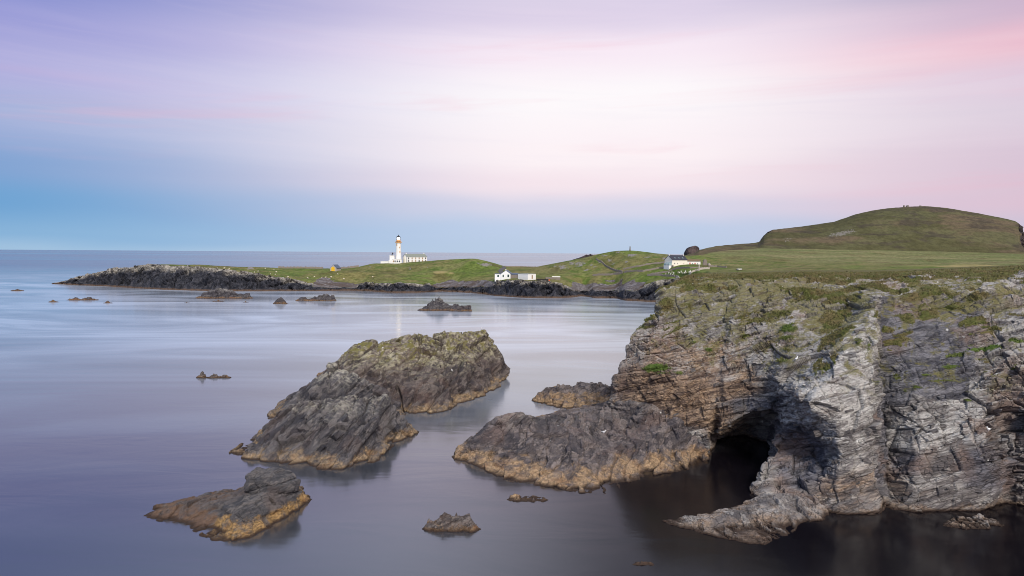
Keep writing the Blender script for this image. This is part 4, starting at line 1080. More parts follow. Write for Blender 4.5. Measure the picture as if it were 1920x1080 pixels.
def scatter_slabs(host, V, bed, n, seed, mat, size, sel):
    rs = np.random.default_rng(seed)
    vv = V - CAM; dp = vv @ fw; px = 960 + F * (vv @ rt) / dp; py = 540 - F * (vv @ up) / dp
    ok = np.nonzero(sel(px, py, V))[0]
    pick_ = rs.choice(ok, n, replace=False)
    mes = [block_mesh(seed * 50 + i) for i in range(7)]
    for m in mes: m.materials.append(mat)
    nb, t1, t2 = frame(bed)
    for q in pick_:
        R = Matrix((t1, t2, nb)).transposed()
        R = R @ Matrix.Rotation(rs.normal(0, 0.25), 3, 'Z') @ Matrix.Rotation(rs.normal(0, 0.10), 3, 'X') @ Matrix.Rotation(rs.normal(0, 0.10), 3, 'Y')
        s = rs.uniform(*size) * (1 + (rs.random() < 0.15))
        sx_, sy_, sz_ = s * rs.uniform(0.9, 1.9), s * rs.uniform(0.8, 1.3), s * rs.uniform(0.35, 0.75)
        o = bpy.data.objects.new('rock_slab', mes[int(rs.integers(7))]); COL.objects.link(o)
        o.matrix_world = Matrix.Translation(Vector(V[q]) + Vector((0, 0.25 * sy_, -0.1 * sz_))) @ R.to_4x4() @ Matrix.Diagonal((sx_, sy_, sz_, 1))
        o.parent = host


def verts_of(o):
    a = np.empty(len(o.data.vertices) * 3, np.float32); o.data.vertices.foreach_get('co', a); return a.reshape(-1, 3).astype(float)


CV = verts_of(cliff)
scatter_slabs(cliff, CV, BED, 230, 3, m_cliff, (0.35, 0.95), lambda px, py, V: (px > 1180) & (px < 1930) & (py > 600) & (py < 950) & ((np.sin(px * 0.11 + py * 0.05) + np.sin(py * 0.13 - px * 0.03) > 0.6) | ((px > 1840) & (py > 690) & (py < 900))) & (V[:, 1] < 133))
scatter_slabs(plat, verts_of(plat), (-0.5, 0.1, 0.8), 60, 4, m_plat, (0.3, 0.8), lambda px, py, V: (V[:, 2] > 1.5) & (px > 870) & (px < 1300))
scatter_slabs(front, verts_of(front), (-0.65, -0.1, 0.75), 50, 5, m_isle, (0.4, 1.0), lambda px, py, V: (V[:, 2] > 2.0))
scatter_slabs(big, verts_of(big), (-0.5, -0.1, 0.75), 50, 6, m_big, (0.6, 1.4), lambda px, py, V: (V[:, 2] > 2.5))

# ------------------------------------------------------------------ turf tufts on the cliff top and ledges
gm_ = gmask.ravel(); RGf = RG.ravel()
vis = (CPX.ravel() > 1150) & (CPX.ravel() < 2000) & (CV[:, 1] < 175) & (gm_ > 0.5)
rs = np.random.default_rng(12)
cand = np.nonzero(vis)[0]; cand = rs.choice(cand, min(16000, len(cand)), replace=False)
tv = []; tf = []; 
n = len(cand); base = CV[cand] + rs.normal(0, 0.12, (n, 3)) * np.array([1, 1, 0.2])
for k in range(3):
    a = rs.uniform(0, 6.28, n); hh = rs.uniform(0.14, 0.36, n); ww = rs.uniform(0.05, 0.10, n)
    off = rs.normal(0, 0.10, (n, 2))
    b0 = base.copy(); b0[:, :2] += off
    dx_ = np.stack([np.cos(a) * ww, np.sin(a) * ww, 0 * a], 1)
    tip = b0 + np.stack([rs.normal(0, 0.1, n), rs.normal(0, 0.1, n), hh], 1)
    tv.append(np.stack([b0 - dx_, b0 + dx_, tip], 1).reshape(-1, 3))
tv = np.concatenate(tv); tf = np.arange(len(tv)).reshape(-1, 3)


def turf_mat():
    m, g, bs = newmat('turf_blades')
    p = g.node('ShaderNodeNewGeometry').outputs['Position']
    c = g.mix(g.mapr(g.noise(p, 0.35, 5, 0.65), 0.35, 0.65), (0.145, 0.16, 0.042), (0.22, 0.175, 0.08))
    c = g.mix(g.math('MULTIPLY', g.attr('lush'), 0.8), c, (0.11, 0.22, 0.035))
    c = g.mix(g.mapr(g.noise(p, 3.0, 4, 0.7), 0.35, 0.7), g.mix(1.0, c, (0.6, 0.6, 0.55), 'MULTIPLY'), c)
    g.put(bs.inputs['Base Color'], c); bs.inputs['Roughness'].default_value = 0.9
    return m


lush_t = np.repeat(np.tile(lush.ravel()[cand], 3), 3)
tuf = mesh_np('grass_tufts', tv, tf, turf_mat(), attrs={'lush': lush_t})
tag(tuf, 'rough grass growing along the cliff top and ledges', 'grass', kind='stuff')

ORD = ['first', 'second', 'third', 'fourth', 'fifth', 'sixth', 'seventh', 'eighth', 'ninth', 'tenth', 'eleventh', 'twelfth', 'thirteenth', 'fourteenth', 'fifteenth', 'sixteenth', 'seventeenth', 'eighteenth', 'nineteenth', 'twentieth']

# ------------------------------------------------------------------ building materials
m_white = plain('white_harling', (0.80, 0.80, 0.78), 0.85, 0.06)
m_cream = plain('cream_harling', (0.82, 0.78, 0.68), 0.85, 0.08)
m_greyroof = plain('grey_green_slate', (0.24, 0.26, 0.22), 0.6, 0.15)
m_slate = plain('dark_slate', (0.045, 0.045, 0.058), 0.55, 0.2)
m_blueroof = plain('blue_grey_roof', (0.085, 0.11, 0.16), 0.5, 0.15)
m_ochre = plain('ochre_paint', (0.72, 0.42, 0.18), 0.6, 0.1)
m_dark = plain('black_paint', (0.03, 0.027, 0.025), 0.5, 0.1)
m_pane = plain('window_glass', (0.035, 0.04, 0.045), 0.12, 0.1)
m_blind = plain('tan_blind', (0.34, 0.22, 0.12), 0.6, 0.2)
m_frame = plain('white_frame', (0.78, 0.78, 0.76), 0.6, 0.05)
m_red = plain('red_door_paint', (0.50, 0.035, 0.025), 0.5, 0.1)
m_green = plain('green_frame', (0.06, 0.18, 0.12), 0.5, 0.1)
m_yellow = plain('yellow_door_paint', (0.80, 0.48, 0.02), 0.5, 0.08)
m_stone = plain('field_stone', (0.22, 0.19, 0.165), 0.9, 0.4, 2.5)
m_pstone = plain('pale_stone', (0.42, 0.38, 0.33), 0.9, 0.35, 2.5)
m_turfroof = plain('turf_brown_roof', (0.17, 0.125, 0.075), 0.9, 0.3)
m_glassy = plain('conservatory_glass', (0.25, 0.36, 0.38), 0.1, 0.1)
m_wood = plain('weathered_post', (0.16, 0.12, 0.09), 0.9, 0.3)
m_gravel = plain('tar_track', (0.10, 0.095, 0.10), 0.9, 0.2)
m_fleece = plain('sheep_fleece', (0.66, 0.60, 0.48), 0.95, 0.1)
m_bird = plain('dark_feathers', (0.018, 0.018, 0.02), 0.6, 0.1)
m_gull = plain('white_feathers', (0.80, 0.80, 0.80), 0.7, 0.04)
m_orange = plain('orange_plastic', (0.75, 0.10, 0.04), 0.5, 0.05)
m_lens, g, bs = newmat('lamp_lens')
bs.inputs['Base Color'].default_value = (0.9, 0.85, 0.7, 1); bs.inputs['Emission Color'].default_value = (1, 0.9, 0.72, 1); bs.inputs['Emission Strength'].default_value = 7.0


def pick(px, py, dz=0.0):
    """nearest visible land point at that picture position"""
    c = int(np.abs(PXC - px).argmin()); q = P2[:, c]; v = q - CAM; y = 540 - F * (v @ up) / (v @ fw)
    best = None
    for i in range(1, len(y)):
        if (y[i - 1] >= py >= y[i]):
            t = (y[i - 1] - py) / (y[i - 1] - y[i] + 1e-9); best = q[i - 1] * (1 - t) + q[i] * t; break
    if best is None: best = q[int(np.argmin(y))]
    return Vector(best) + Vector((0, 0, dz))


def window(root, x, z, w, h, face='front', y=0.0, pane=None, frame_=None, sill=False, t=0.12):
    """window on a wall that faces -y (front) or -x (left)"""
    f = MB(); p = MB(); fr = min(0.14, w * 0.16)
    if face == 'front':
        for a in ((x - w / 2, x - w / 2 + fr, z, z + h), (x + w / 2 - fr, x + w / 2, z, z + h), (x - w / 2 + fr, x + w / 2 - fr, z, z + fr), (x - w / 2 + fr, x + w / 2 - fr, z + h - fr, z + h)):
            f.box(a[0], a[1], y - t, y + 0.02, a[2], a[3])
        p.box(x - w / 2 + fr, x + w / 2 - fr, y - t * 0.4, y + 0.02, z + fr, z + h - fr)
    else:
        for a in ((x - w / 2, x - w / 2 + fr, z, z + h), (x + w / 2 - fr, x + w / 2, z, z + h), (x - w / 2 + fr, x + w / 2 - fr, z, z + fr), (x - w / 2 + fr, x + w / 2 - fr, z + h - fr, z + h)):
            f.box(y - t, y + 0.02, a[0], a[1], a[2], a[3])
        p.box(y - t * 0.4, y + 0.02, x - w / 2 + fr, x + w / 2 - fr, z + fr, z + h - fr)
    o = f.build('window', frame_ or m_frame, root); p.build('pane', pane or m_pane, o)
    return o


def gable_house(name, loc, rz, Lx, Wy, eave, ridge, wallm, roofm, over=0.3, base=-2.5, th=0.28):
    r = empty(name, loc, rz)
    MB().prism_x([(0, base), (Wy, base), (Wy, eave), (Wy / 2, ridge), (0, eave)], 0, Lx).build('wall', wallm, r)
    k = (ridge - eave) / (Wy / 2); ev = eave - over * k
    u = th * math.sqrt(1 + k * k)
    poly = [(-over, ev + 0.02), (Wy / 2, ridge + 0.02), (Wy + over, ev + 0.02), (Wy + over, ev + u), (Wy / 2, ridge + u), (-over, ev + u)]
    rf = MB().prism_x(poly, -over * 0.6, Lx + over * 0.6).build('roof', roofm, r)
    return r, rf


def chimney(rf, x, y, z0, z1, w, m, pot=True):
    c = MB().box(x - w / 2, x + w / 2, y - w / 2, y + w / 2, z0, z1).box(x - w / 2 - .08, x + w / 2 + .08, y - w / 2 - .08, y + w / 2 + .08, z1 + 0.004, z1 + .18)
    if pot: c.lathe([(0.16, z1 + .184), (0.13, z1 + .6)], 10, x, y)
    return c.build('chimney', m, rf)


def door(root, x, z, w, h, m, y=0.0, arch=False):
    if arch:
        pts = [(x - w / 2, z), (x + w / 2, z), (x + w / 2, z + h * 0.72)] + [(x + w / 2 * math.cos(a), z + h * 0.72 + h * 0.28 * math.sin(a)) for a in np.linspace(0.3, math.pi - 0.3, 6)] + [(x - w / 2, z + h * 0.72)]
        d = MB().prism_y(pts, y - 0.1, y + 0.02).build('door', m, root)
    else:
        d = MB().box(x - w / 2, x + w / 2, y - 0.1, y + 0.02, z, z + h).build('door', m, root)
    MB().box(x + w * 0.3, x + w * 0.38, y - 0.18, y - 0.101, z + h * 0.45, z + h * 0.52).build('handle', m_dark, d)
    return d


# ------------------------------------------------------------------ lighthouse station
LH = W(746, 494, 725); gz = ground(746, 725)
MPP = 725 / F
root = empty('lighthouse', (LH[0], LH[1] + 4, gz - 1.0))
z0 = LH[2] - (gz - 1.0)


def zz(py): return z0 + (494 - py) * MPP


MB().lathe([(3.25, 0), (3.15, zz(486)), (3.0, zz(478)), (2.72, zz(462)), (2.62, zz(456.5)), (3.05, zz(455.6))], 32).build('tower', m_white, root)
gl = MB().lathe([(3.05, zz(455.6) + .004), (3.45, zz(455.2)), (3.45, zz(454.4)), (2.3, zz(454.3))], 32).build('gallery', m_ochre, root)
rl = MB()
for k in range(20):
    a = 2 * math.pi * k / 20; rl.tube((3.35 * math.cos(a), 3.35 * math.sin(a), zz(454.4)), (3.35 * math.cos(a), 3.35 * math.sin(a), zz(452.4)), 0.05, 5)
for hh in (453.4, 452.4): rl.lathe([(3.38, zz(hh)), (3.32, zz(hh) + .08)], 24)
rl.build('railing', m_ochre, gl)
MB().lathe([(2.25, zz(454.3) + .004), (2.25, zz(449.6)), (2.35, zz(449.4))], 24).build('murette', m_ochre, root)
lan = MB()
for k in range(12):
    a = 2 * math.pi * (k + .5) / 12; lan.tube((2.1 * math.cos(a), 2.1 * math.sin(a), zz(449.4)), (2.1 * math.cos(a), 2.1 * math.sin(a), zz(445)), 0.07, 5)
lan.build('lantern_bar', m_dark, root)
MB().lathe([(0.5, zz(449.39)), (1.45, zz(448.6)), (1.55, zz(447.2)), (1.45, zz(445.8)), (0.5, zz(445.1))], 20).build('lamp_lens', m_lens, root)
dm = MB().lathe([(2.3, zz(445)), (2.2, zz(444.3)), (1.75, zz(443.4)), (1.0, zz(442.6)), (0.45, zz(442.2)), (0.45, zz(441.4)), (0.2, zz(440.9)), (0.06, zz(439.8))], 24).build('dome', m_dark, root)
for (a_deg, pyw) in ((-118, 459), (-52, 464), (-50, 472.3)):
    a = math.radians(a_deg); w = MB(); w.box(-0.5, 0.5, -0.16, 0.25, -0.85, 0.85)
    r_ = 2.66 + (pyw - 457) * 0.02
    o = w.build('window', m_ochre, root); o.location = (r_ * math.cos(a), r_ * math.sin(a), zz(pyw)); o.rotation_euler = (0, 0, a + math.pi / 2)
    q = MB().box(-0.3, 0.3, -0.2, -0.164, -0.6, 0.6).build('pane', m_blind, o)
tag(root, 'tall white lighthouse tower with ochre gallery and lit lantern on the green point', 'lighthouse')

# low service block round the tower foot
sb = empty('service_building', (LH[0], LH[1] - 1.2, gz - 1.0))
X_ = lambda px: (px - 746) * MPP
MB().box(X_(736.5), X_(754), -2.2, 1.4, -2, zz(486)).build('wall', m_white, sb)
MB().box(X_(736.2), X_(754.3), -2.4, 1.5, zz(486) + .004, zz(485.4)).build('parapet', m_white, sb)
MB().box(X_(731.2), X_(739.5), -1.0, 3.5, -2, zz(479.6)).build('horn_house', m_white, sb)
MB().box(X_(730.8), X_(739.9), -1.2, 3.7, zz(479.6) + .004, zz(479)).build('horn_house_roof', m_white, sb)
MB().box(X_(730), X_(736.49), -2.9, -1.01, -2, zz(488)).build('porch', m_white, sb)
for pxw, pm in ((738.8, m_blind), (741.8, m_pane), (746, m_pane), (750, m_pane)): window(sb, X_(pxw), zz(491.6), 1.5, 2.0, y=-2.2, pane=pm)
hn = MB().lathe([(0.5, zz(479) + .004), (0.5, zz(476.5)), (0.2, zz(476))], 12, X_(735.2), 1.2).tube((X_(735.2), 1.2, zz(476.8)), (X_(736.9), -0.3, zz(475)), 0.25, 10, 0.8).tube((X_(735.2), 1.2, zz(476)), (X_(735.2), 1.2, zz(473)), 0.12, 6)
hn.build('fog_horn', m_dark, sb)
tag(sb, 'low white flat roofed service block with fog horn at the lighthouse foot', 'building')

wl = empty('boundary_wall', (LH[0], LH[1] - 2.5, gz - 1.0))
MB().box(X_(714.5), X_(729.8), 0, 0.6, -3, zz(490.2)).build('wall', m_white, wl)
MB().box(X_(714.3), X_(729.9), -0.1, 0.7, zz(490.2) + .004, zz(489.8)).build('coping', m_white, wl)
tag(wl, 'long low white boundary wall left of the lighthouse', 'wall')

kh_loc = (LH[0] + X_(764), LH[1] - 1.5, gz - 1.0)
kh, krf = gable_house('keepers_house', kh_loc, math.radians(35), 23.5, 10.6, zz(481.6), zz(476.5), m_white, m_greyroof)
for i, pxw in enumerate((1.6, 5.7, 9.9, 14.0, 18.1, 21.9)):
    window(kh, pxw, zz(485.9), 1.5, 2.0, pane=(m_pane if i in (0, 5) else m_blind))
    window(kh, pxw, zz(490.8), 1.5, 2.0, pane=(m_pane if i in (0, 3, 5) else m_blind))
window(kh, 2.2, zz(486), 1.0, 1.7, face='left'); window(kh, 8.6, zz(486), 1.0, 1.7, face='left')
MB().box(-1.2, -0.004, 4.0, 7.2, -2, zz(481.4)).build('porch', m_cream, kh)
for xx in (1.2, 22.3): chimney(krf, xx, 5.3, zz(478), zz(474.9), 0.9, m_white)
tag(kh, 'long two storey white keepers house with grey green roof beside the lighthouse', 'house')
gw = empty('garden_wall', (LH[0] + X_(799.5), LH[1] + 12, ground(800, 737) - 1))
MB().prism_y([(0, -1), (9, -1), (9, 1.1), (4.5, 1.5), (3.5, 2.4), (0, 2.8)], 0, 0.6).build('wall', m_cream, gw)
tag(gw, 'short stepped cream wall at the right end of the keepers house', 'wall')

# ------------------------------------------------------------------ hut with the yellow door
p = pick(625.5, 508); mpp = p.y / F
hut = empty('stone_hut', (p.x - 3.4, p.y, p.z), math.radians(-14))
wd = 13.0 * mpp; dp_ = 9.0; ev = 5.0 * mpp; rg_ = 11.2 * mpp
MB().prism_y([(0, -2), (wd, -2), (wd, ev), (wd / 2, rg_), (0, ev)], 0, dp_).build('wall', m_pstone, hut)
k = (rg_ - ev) / (wd / 2)
MB().prism_y([(-.3, ev - .3 * k + .02), (wd / 2, rg_ + .02), (wd + .3, ev - .3 * k + .02), (wd + .3, ev - .3 * k + .4), (wd / 2, rg_ + .4), (-.3, ev - .3 * k + .4)], 0.3, dp_ + .2).build('roof', m_blueroof, hut)
door(hut, wd * 0.48, 0.05, 3.6, 3.9, m_yellow, arch=True)
tag(hut, 'small stone boat hut with bright yellow arched door on the grass', 'hut')

# ------------------------------------------------------------------ white cottage above the landing
p = pick(948.5, 523.5); mpp = p.y / F
cot = empty('cottage', (p.x, p.y, p.z), math.radians(-8))
wd = 17.5 * mpp; ev = 10.0 * mpp; rg_ = 16.0 * mpp; x0 = -wd / 2; dp_ = 11
MB().prism_y([(x0, -2), (-x0, -2), (-x0, ev), (0, rg_), (x0, ev)], 0, dp_).build('wall', m_white, cot)
k = (rg_ - ev) / (wd / 2)
crf = MB().prism_y([(x0 - .3, ev - .3 * k + .02), (0, rg_ + .02), (-x0 + .3, ev - .3 * k + .02), (-x0 + .3, ev - .3 * k + .4), (0, rg_ + .4), (x0 - .3, ev - .3 * k + .4)], 0.25, dp_ + .2).build('roof', m_blueroof, cot)
MB().box(-.4, .4, 0.3, 1.1, rg_ - 0.2, rg_ + 1.0).build('chimney', m_white, crf)
window(cot, x0 * 0.55, 4 * mpp, 1.1, 1.9, pane=m_pane, frame_=m_green); window(cot, -x0 * 0.55, 4 * mpp, 1.4, 2.1, pane=m_pane, frame_=m_green)
MB().box(x0 - 12.5 * mpp, x0 - .004, 1.0, 8, -2, 9.4 * mpp).build('side_wing', m_white, cot)
MB().box(x0 - 12.5 * mpp - .2, x0 - .01, 0.8, 8.2, 9.4 * mpp + .004, 9.4 * mpp + .35).build('wing_roof', m_blueroof, cot)
window(cot, x0 - 6 * mpp, 4.2 * mpp, 1.5, 1.5, y=1.0, frame_=m_green)
tag(cot, 'small white gabled cottage with flat wing and green windows above the shore', 'cottage')
st = empty('stone_store', (p.x + wd / 2 + 0.5, p.y + 1.6, p.z), math.radians(-8))
MB().box(0, 12 * mpp, 0, 6, -2, 8.6 * mpp).build('wall', m_stone, st)
MB().prism_x([(-.25, 8.6 * mpp + .004), (6.2, 8.6 * mpp + .004), (6.2, 11.5 * mpp), (5.9, 11.5 * mpp), (-.25, 9.1 * mpp)], -.1, 12 * mpp + .2).build('roof', m_blueroof, st)
tag(st, 'brown stone store with blue grey roof between the cottage and the white shed', 'shed')
p = pick(990, 525.3); mpp = p.y / F
sh = empty('white_shed', (p.x, p.y, p.z), math.radians(42))
MB().box(0, 15.6 * mpp / math.cos(math.radians(42)) , 0, 18.5 * mpp / math.sin(math.radians(42)), -2.5, 11.3 * mpp).build('wall', m_white, sh)
MB().box(-.15, 15.6 * mpp / math.cos(math.radians(42)) + .15, -.15, 18.5 * mpp / math.sin(math.radians(42)) + .15, 11.3 * mpp + .004, 11.9 * mpp).build('roof', m_greyroof, sh)
dd_ = door(sh, 4.8, 1.0, 1.15, 2.9, m_blind); 
MB().box(4.45, 5.15, -.13, -.101, 3.0, 3.6).build('pane', m_pane, dd_)
tag(sh, 'white box shaped flat roofed shed with brown door, right of the cottage', 'shed')
p = pick(1023, 523.5); mpp = p.y / F
lw = empty('stone_hut', (p.x, p.y, p.z), math.radians(-4))
MB().box(0, 27 * mpp, 0, 4.5, -2, 3.8 * mpp).build('wall', m_stone, lw)
MB().prism_x([(-.3, 3.8 * mpp + .004), (4.8, 3.8 * mpp + .004), (4.8, 5.4 * mpp), (4.4, 5.4 * mpp), (-.3, 4.5 * mpp)], 12 * mpp, 27.5 * mpp).build('roof', m_cream, lw)
tag(lw, 'low stone outbuilding with pale roof strip, right of the white shed', 'hut')
p = pick(1006, 526); mpp = p.y / F
dk = empty('garden_wall', (p.x, p.y, p.z), math.radians(-6))
MB().box(0, 22 * mpp, 0, .6, -1.5, 2.6 * mpp).build('wall', m_dark, dk); MB().box(-.1, 22 * mpp + .1, -.1, .7, 2.6 * mpp + .004, 2.9 * mpp).build('coping', m_dark, dk)
tag(dk, 'low dark wall running right from the white shed', 'wall')
p = pick(1029.5, 526.5); mpp = p.y / F
by = empty('marker_drum', p)
MB().lathe([(.55, -.3), (.6, .9), (.5, 1.0)], 12).build('drum', m_orange, by); MB().lathe([(.3, 1.004), (.25, 1.7)], 10).build('cap', m_green, by)
tag(by, 'tiny orange red drum with green top at the end of the dark wall', 'drum')

# ------------------------------------------------------------------ croft house on the right
p = pick(1260.2, 500.8); mpp = p.y / F; ang = math.radians(24)
Lx = 32 * mpp / math.cos(ang)
crh, crrf = gable_house('croft_house', (p.x, p.y, p.z), ang, Lx, 10.0 * mpp / math.sin(ang) * 0.95, 13.4 * mpp, 21.6 * mpp, m_cream, m_slate)
Wy = 10.0 * mpp / math.sin(ang) * 0.95
for fx, ww, pm in ((0.165, 1.0, m_pane), (0.36, 0.8, m_pane), (0.765, 0.8, m_blind)): window(crh, Lx * fx, 5.6 * mpp, ww, 1.15, pane=pm, frame_=m_frame)
for fx in (0.03, 0.97): chimney(crrf, Lx * fx, Wy / 2, 20 * mpp, 23.2 * mpp, 0.85, m_white, pot=False)
kk = (21.6 - 13.4) * mpp / (Wy / 2)
for fx in (0.27, 0.53, 0.78):
    z_a = 13.4 * mpp + kk * Wy * 0.13 + 0.42; z_b = 13.4 * mpp + kk * Wy * 0.22 + 0.42
    s_ = MB().add([(Lx * fx - .45, Wy * .13, z_a), (Lx * fx + .45, Wy * .13, z_a), (Lx * fx + .45, Wy * .22, z_b), (Lx * fx - .45, Wy * .22, z_b), (Lx * fx - .45, Wy * .13, z_a - .3), (Lx * fx + .45, Wy * .13, z_a - .3), (Lx * fx + .45, Wy * .22, z_b - .3), (Lx * fx - .45, Wy * .22, z_b - .3)],
                  [(0, 1, 2, 3), (7, 6, 5, 4), (0, 4, 5, 1), (1, 5, 6, 2), (2, 6, 7, 3), (3, 7, 4, 0)]).build('skylight', m_glassy, crrf)
# glazed porch against the left gable
cb = MB().box(-2.6, -.004, 0.6, Wy * .75, -2, 1.2).build('porch_base', m_white, crh)
cg = MB().prism_y([(-2.5, 1.204), (-.006, 1.204), (-.006, 3.6), (-2.5, 2.7)], 0.7, Wy * .73).build('glass_porch', m_glassy, crh)
fr = MB()
for yy in np.linspace(0.68, Wy * .73, 5): fr.box(-2.58, -2.5, yy - .06, yy + .06, 1.204, 2.75)
for xx in (-2.5, -1.6, -0.8, -.1): fr.box(xx - .05, xx + .05, .6, .7, 1.204, 3.0)
fr.build('glazing_bar', m_frame, cg)
tag(crh, 'cream two storey croft house with dark slate roof and glazed porch', 'house')
ex_dir = Vector((math.cos(ang), math.sin(ang), 0))
p2 = Vector((p.x, p.y, p.z)) + ex_dir * (Lx + 0.02) + Vector((-math.sin(ang), math.cos(ang), 0)) * 1.6
a2 = math.radians(14)
by_, byr = gable_house('byre', p2 + Vector((0, 0, 2.2 * mpp)), a2, 29.5 * mpp / math.cos(a2), 4.4, 8.9 * mpp, 11.8 * mpp, m_white, m_turfroof)
for fx, w_ in ((0.05, 1.0), (0.28, 0.95), (0.64, 0.9)): door(by_, 29.5 * mpp * fx, 0.2 if fx < .5 else 0.5, w_, 2.4 if fx < .5 else 1.9, m_red)
for fx in (0.45, 0.83): window(by_, 29.5 * mpp * fx, 1.2, .75, 1.1)
tag(by_, 'low white byre with red doors and brown roof, joined to the croft house', 'byre')
p3 = pick(1325, 499)
ru = empty('ruined_gable', (p3.x - 1.2, p3.y + 6, p3.z), math.radians(10))
MB().prism_y([(0, -1), (4.2, -1), (4.2, 1.2), (3.3, 2.0), (2.6, 4.6), (1.6, 5.2), (0.4, 4.4), (0, 2.5)], 0, 1.0).build('wall', m_stone, ru)
MB().prism_y([(3.0, -1), (5.4, -1), (5.4, .8), (4.6, 2.2), (3.6, 2.4)], -1.8, -1.0).build('rubble', m_pstone, ru)
tag(ru, 'ruined rough stone gable at the right end of the byre', 'ruin')


# ------------------------------------------------------------------ dry stone walls
def stone_wall(pts, label, h=1.25, w=0.9, mat=None, seed=1):
    ps = [pick(*q) for q in pts]
    out = []
    for a, b in zip(ps[:-1], ps[1:]):
        n = max(2, int((b - a).length / 0.9))
        for i in range(n):
            q = a.lerp(b, i / n); zg = gxy(q.x, q.y).z; out.append(Vector((q.x, q.y, zg)))
    out.append(ps[-1])
    rs = random.Random(seed); V = []; Fc = []
    for i, q in enumerate(out):
        t = (out[min(i + 1, len(out) - 1)] - out[max(i - 1, 0)]); t.z = 0; t.normalize(); nn = Vector((-t.y, t.x, 0))
        hh = h * rs.uniform(0.82, 1.12)
        for s_, z_ in ((-.5, -.8), (-.4, hh * .55), (-.28, hh), (.28, hh * rs.uniform(.92, 1.05)), (.4, hh * .5), (.5, -.8)):
            V.append(q + nn * (s_ * w * rs.uniform(.8, 1.15)) + Vector((0, 0, z_)))
    for i in range(len(out) - 1):
        for k in range(5): Fc.append((i * 6 + k, i * 6 + k + 1, i * 6 + 6 + k + 1, i * 6 + 6 + k))
    Fc += [(5, 4, 3, 2, 1, 0), tuple(range(len(V) - 6, len(V)))]
    me = bpy.data.meshes.new('dry_stone_wall'); me.from_pydata([tuple(v) for v in V], [], Fc); me.update()
    o = bpy.data.objects.new('dry_stone_wall', me); COL.objects.link(o); me.materials.append(mat or m_stone)
    tag(o, label, 'wall', 'dry stone walls round the fields')


stone_wall([(1117, 487), (1130, 494), (1152, 507.5), (1168, 511.5)], 'dry stone wall dropping straight down the green knoll', 1.5, seed=2)
stone_wall([(1112, 517.0), (1130, 516), (1150, 514), (1168, 512)], 'long dry stone wall above the shingle beach below the knoll', 1.4, seed=3)
stone_wall([(1170, 511.5), (1206, 509.5), (1236, 503.5), (1262, 500.5)], 'dry stone wall climbing from the beach field to the croft house porch', 1.3, seed=4)
stone_wall([(1169, 505.5), (1198, 500), (1223, 495), (1250, 491.5)], 'upper dry stone wall crossing behind the field left of the croft house', 1.2, seed=5)
stone_wall([(1214, 517), (1240, 517), (1268.5, 520)], 'graveyard front wall, left stretch facing the sea', 1.5, mat=m_stone, seed=6)
stone_wall([(1269.5, 520), (1295, 513), (1331, 504.5)], 'graveyard front wall, right stretch rising to the corner', 1.3, mat=m_pstone, seed=7)
stone_wall([(1214, 516.5), (1240, 511.7), (1260, 506.5), (1273, 503.3), (1294, 503.3), (1318, 503.5), (1331, 503.8)], 'graveyard back wall below the croft house', 1.1, seed=8)
stone_wall([(946, 499.6), (975, 500.3), (1004, 500.9)], 'low dark dyke along the grassy saddle behind the white shed', 0.8, seed=9)
stone_wall([(1328, 499.5), (1345, 500.5), (1362, 502)], 'broken stone dyke right of the ruined gable', 1.2, seed=10)
stone_wall([(521, 502.8), (560, 503.0), (606, 503.6)], 'dark stone dyke on the skyline left of the yellow doored hut', 1.9, w=1.5, seed=11)
stone_wall([(634, 503.8), (655, 502.8), (672, 500.5)], 'dark stone dyke on the skyline right of the yellow doored hut', 1.9, w=1.5, seed=12)

# gravestones
gs = [(1248, 514.5, 1.0), (1258, 514.6, 1.3), (1260, 512.2, 1.4), (1263, 513.6, 1.5), (1261.5, 516, .9), (1271, 511.5, 1.2), (1273.5, 512, .9), (1277, 511, 1.4), (1279.5, 513, .9), (1283, 512.5, 1.1), (1285.5, 510.5, 1.3), (1286.5, 512.2, 1.0), (1292, 511, .9), (1294.5, 510, 1.2), (1304.5, 508.5, 1.2), (1254, 512.5, 1.1)]
names_g = ['leftmost', 'second', 'third', 'fourth', 'fifth']
order = sorted(gs)
for i, (gx_, gy_, h_) in enumerate(order):
    q = pick(gx_, gy_)
    b = MB().prism_y([(-.35, -.3), (.35, -.3), (.35, h_ * .8), (.2, h_), (-.2, h_), (-.35, h_ * .8)], -.08, .08)
    o = b.build('gravestone', m_frame if i % 3 else m_pstone); o.location = q; o.rotation_euler = (random.Random(i).uniform(-.08, .08), 0, math.radians(20 + 10 * (i % 3)))
    tag(o, ORD[i] + ' small gravestone from the left in the walled graveyard below the croft house', 'gravestone', 'gravestones in the walled graveyard')
q = pick(1310, 507.5); o = MB().prism_y([(-.45, -.5), (.45, -.5), (.5, 2.4), (.25, 4.4), (-.15, 4.6), (-.4, 2.6)], -.25, .25).build('standing_stone', m_pstone); o.location = q
tag(o, 'tall leaning grey standing stone in front of the byre', 'stone')
q = pick(1296.5, 509); o = MB().tube((0, 0, -.5), (0.05, 0, 3.2), .16, 8, .12).box(-.25, .25, -.05, .05, 2.4, 2.55).build('wooden_post', m_wood); o.location = q
tag(o, 'thin wooden post at the graveyard, left of the standing stone', 'post')
q = pick(1181, 469.6); o = MB().lathe([(.75, -.6), (.6, 1.0), (.45, 2.2), (.42, 2.9), (.55, 2.95), (.5, 3.5), (.1, 3.9)], 10).build('stone_marker', m_stone); o.location = q
tag(o, 'slim dark stone marker standing on top of the green knoll', 'marker')
q = pick(1386, 507); tr = empty('trailer', q, math.radians(8)); mpp = q.y / F
MB().box(-4 * mpp, 4 * mpp, -1, 1, .55, 3.0 * mpp).build('body', m_frame, tr); MB().box(-4.1 * mpp, 4.1 * mpp, -1.05, 1.05, 3.0 * mpp + .004, 3.2 * mpp).build('roof', m_frame, tr)
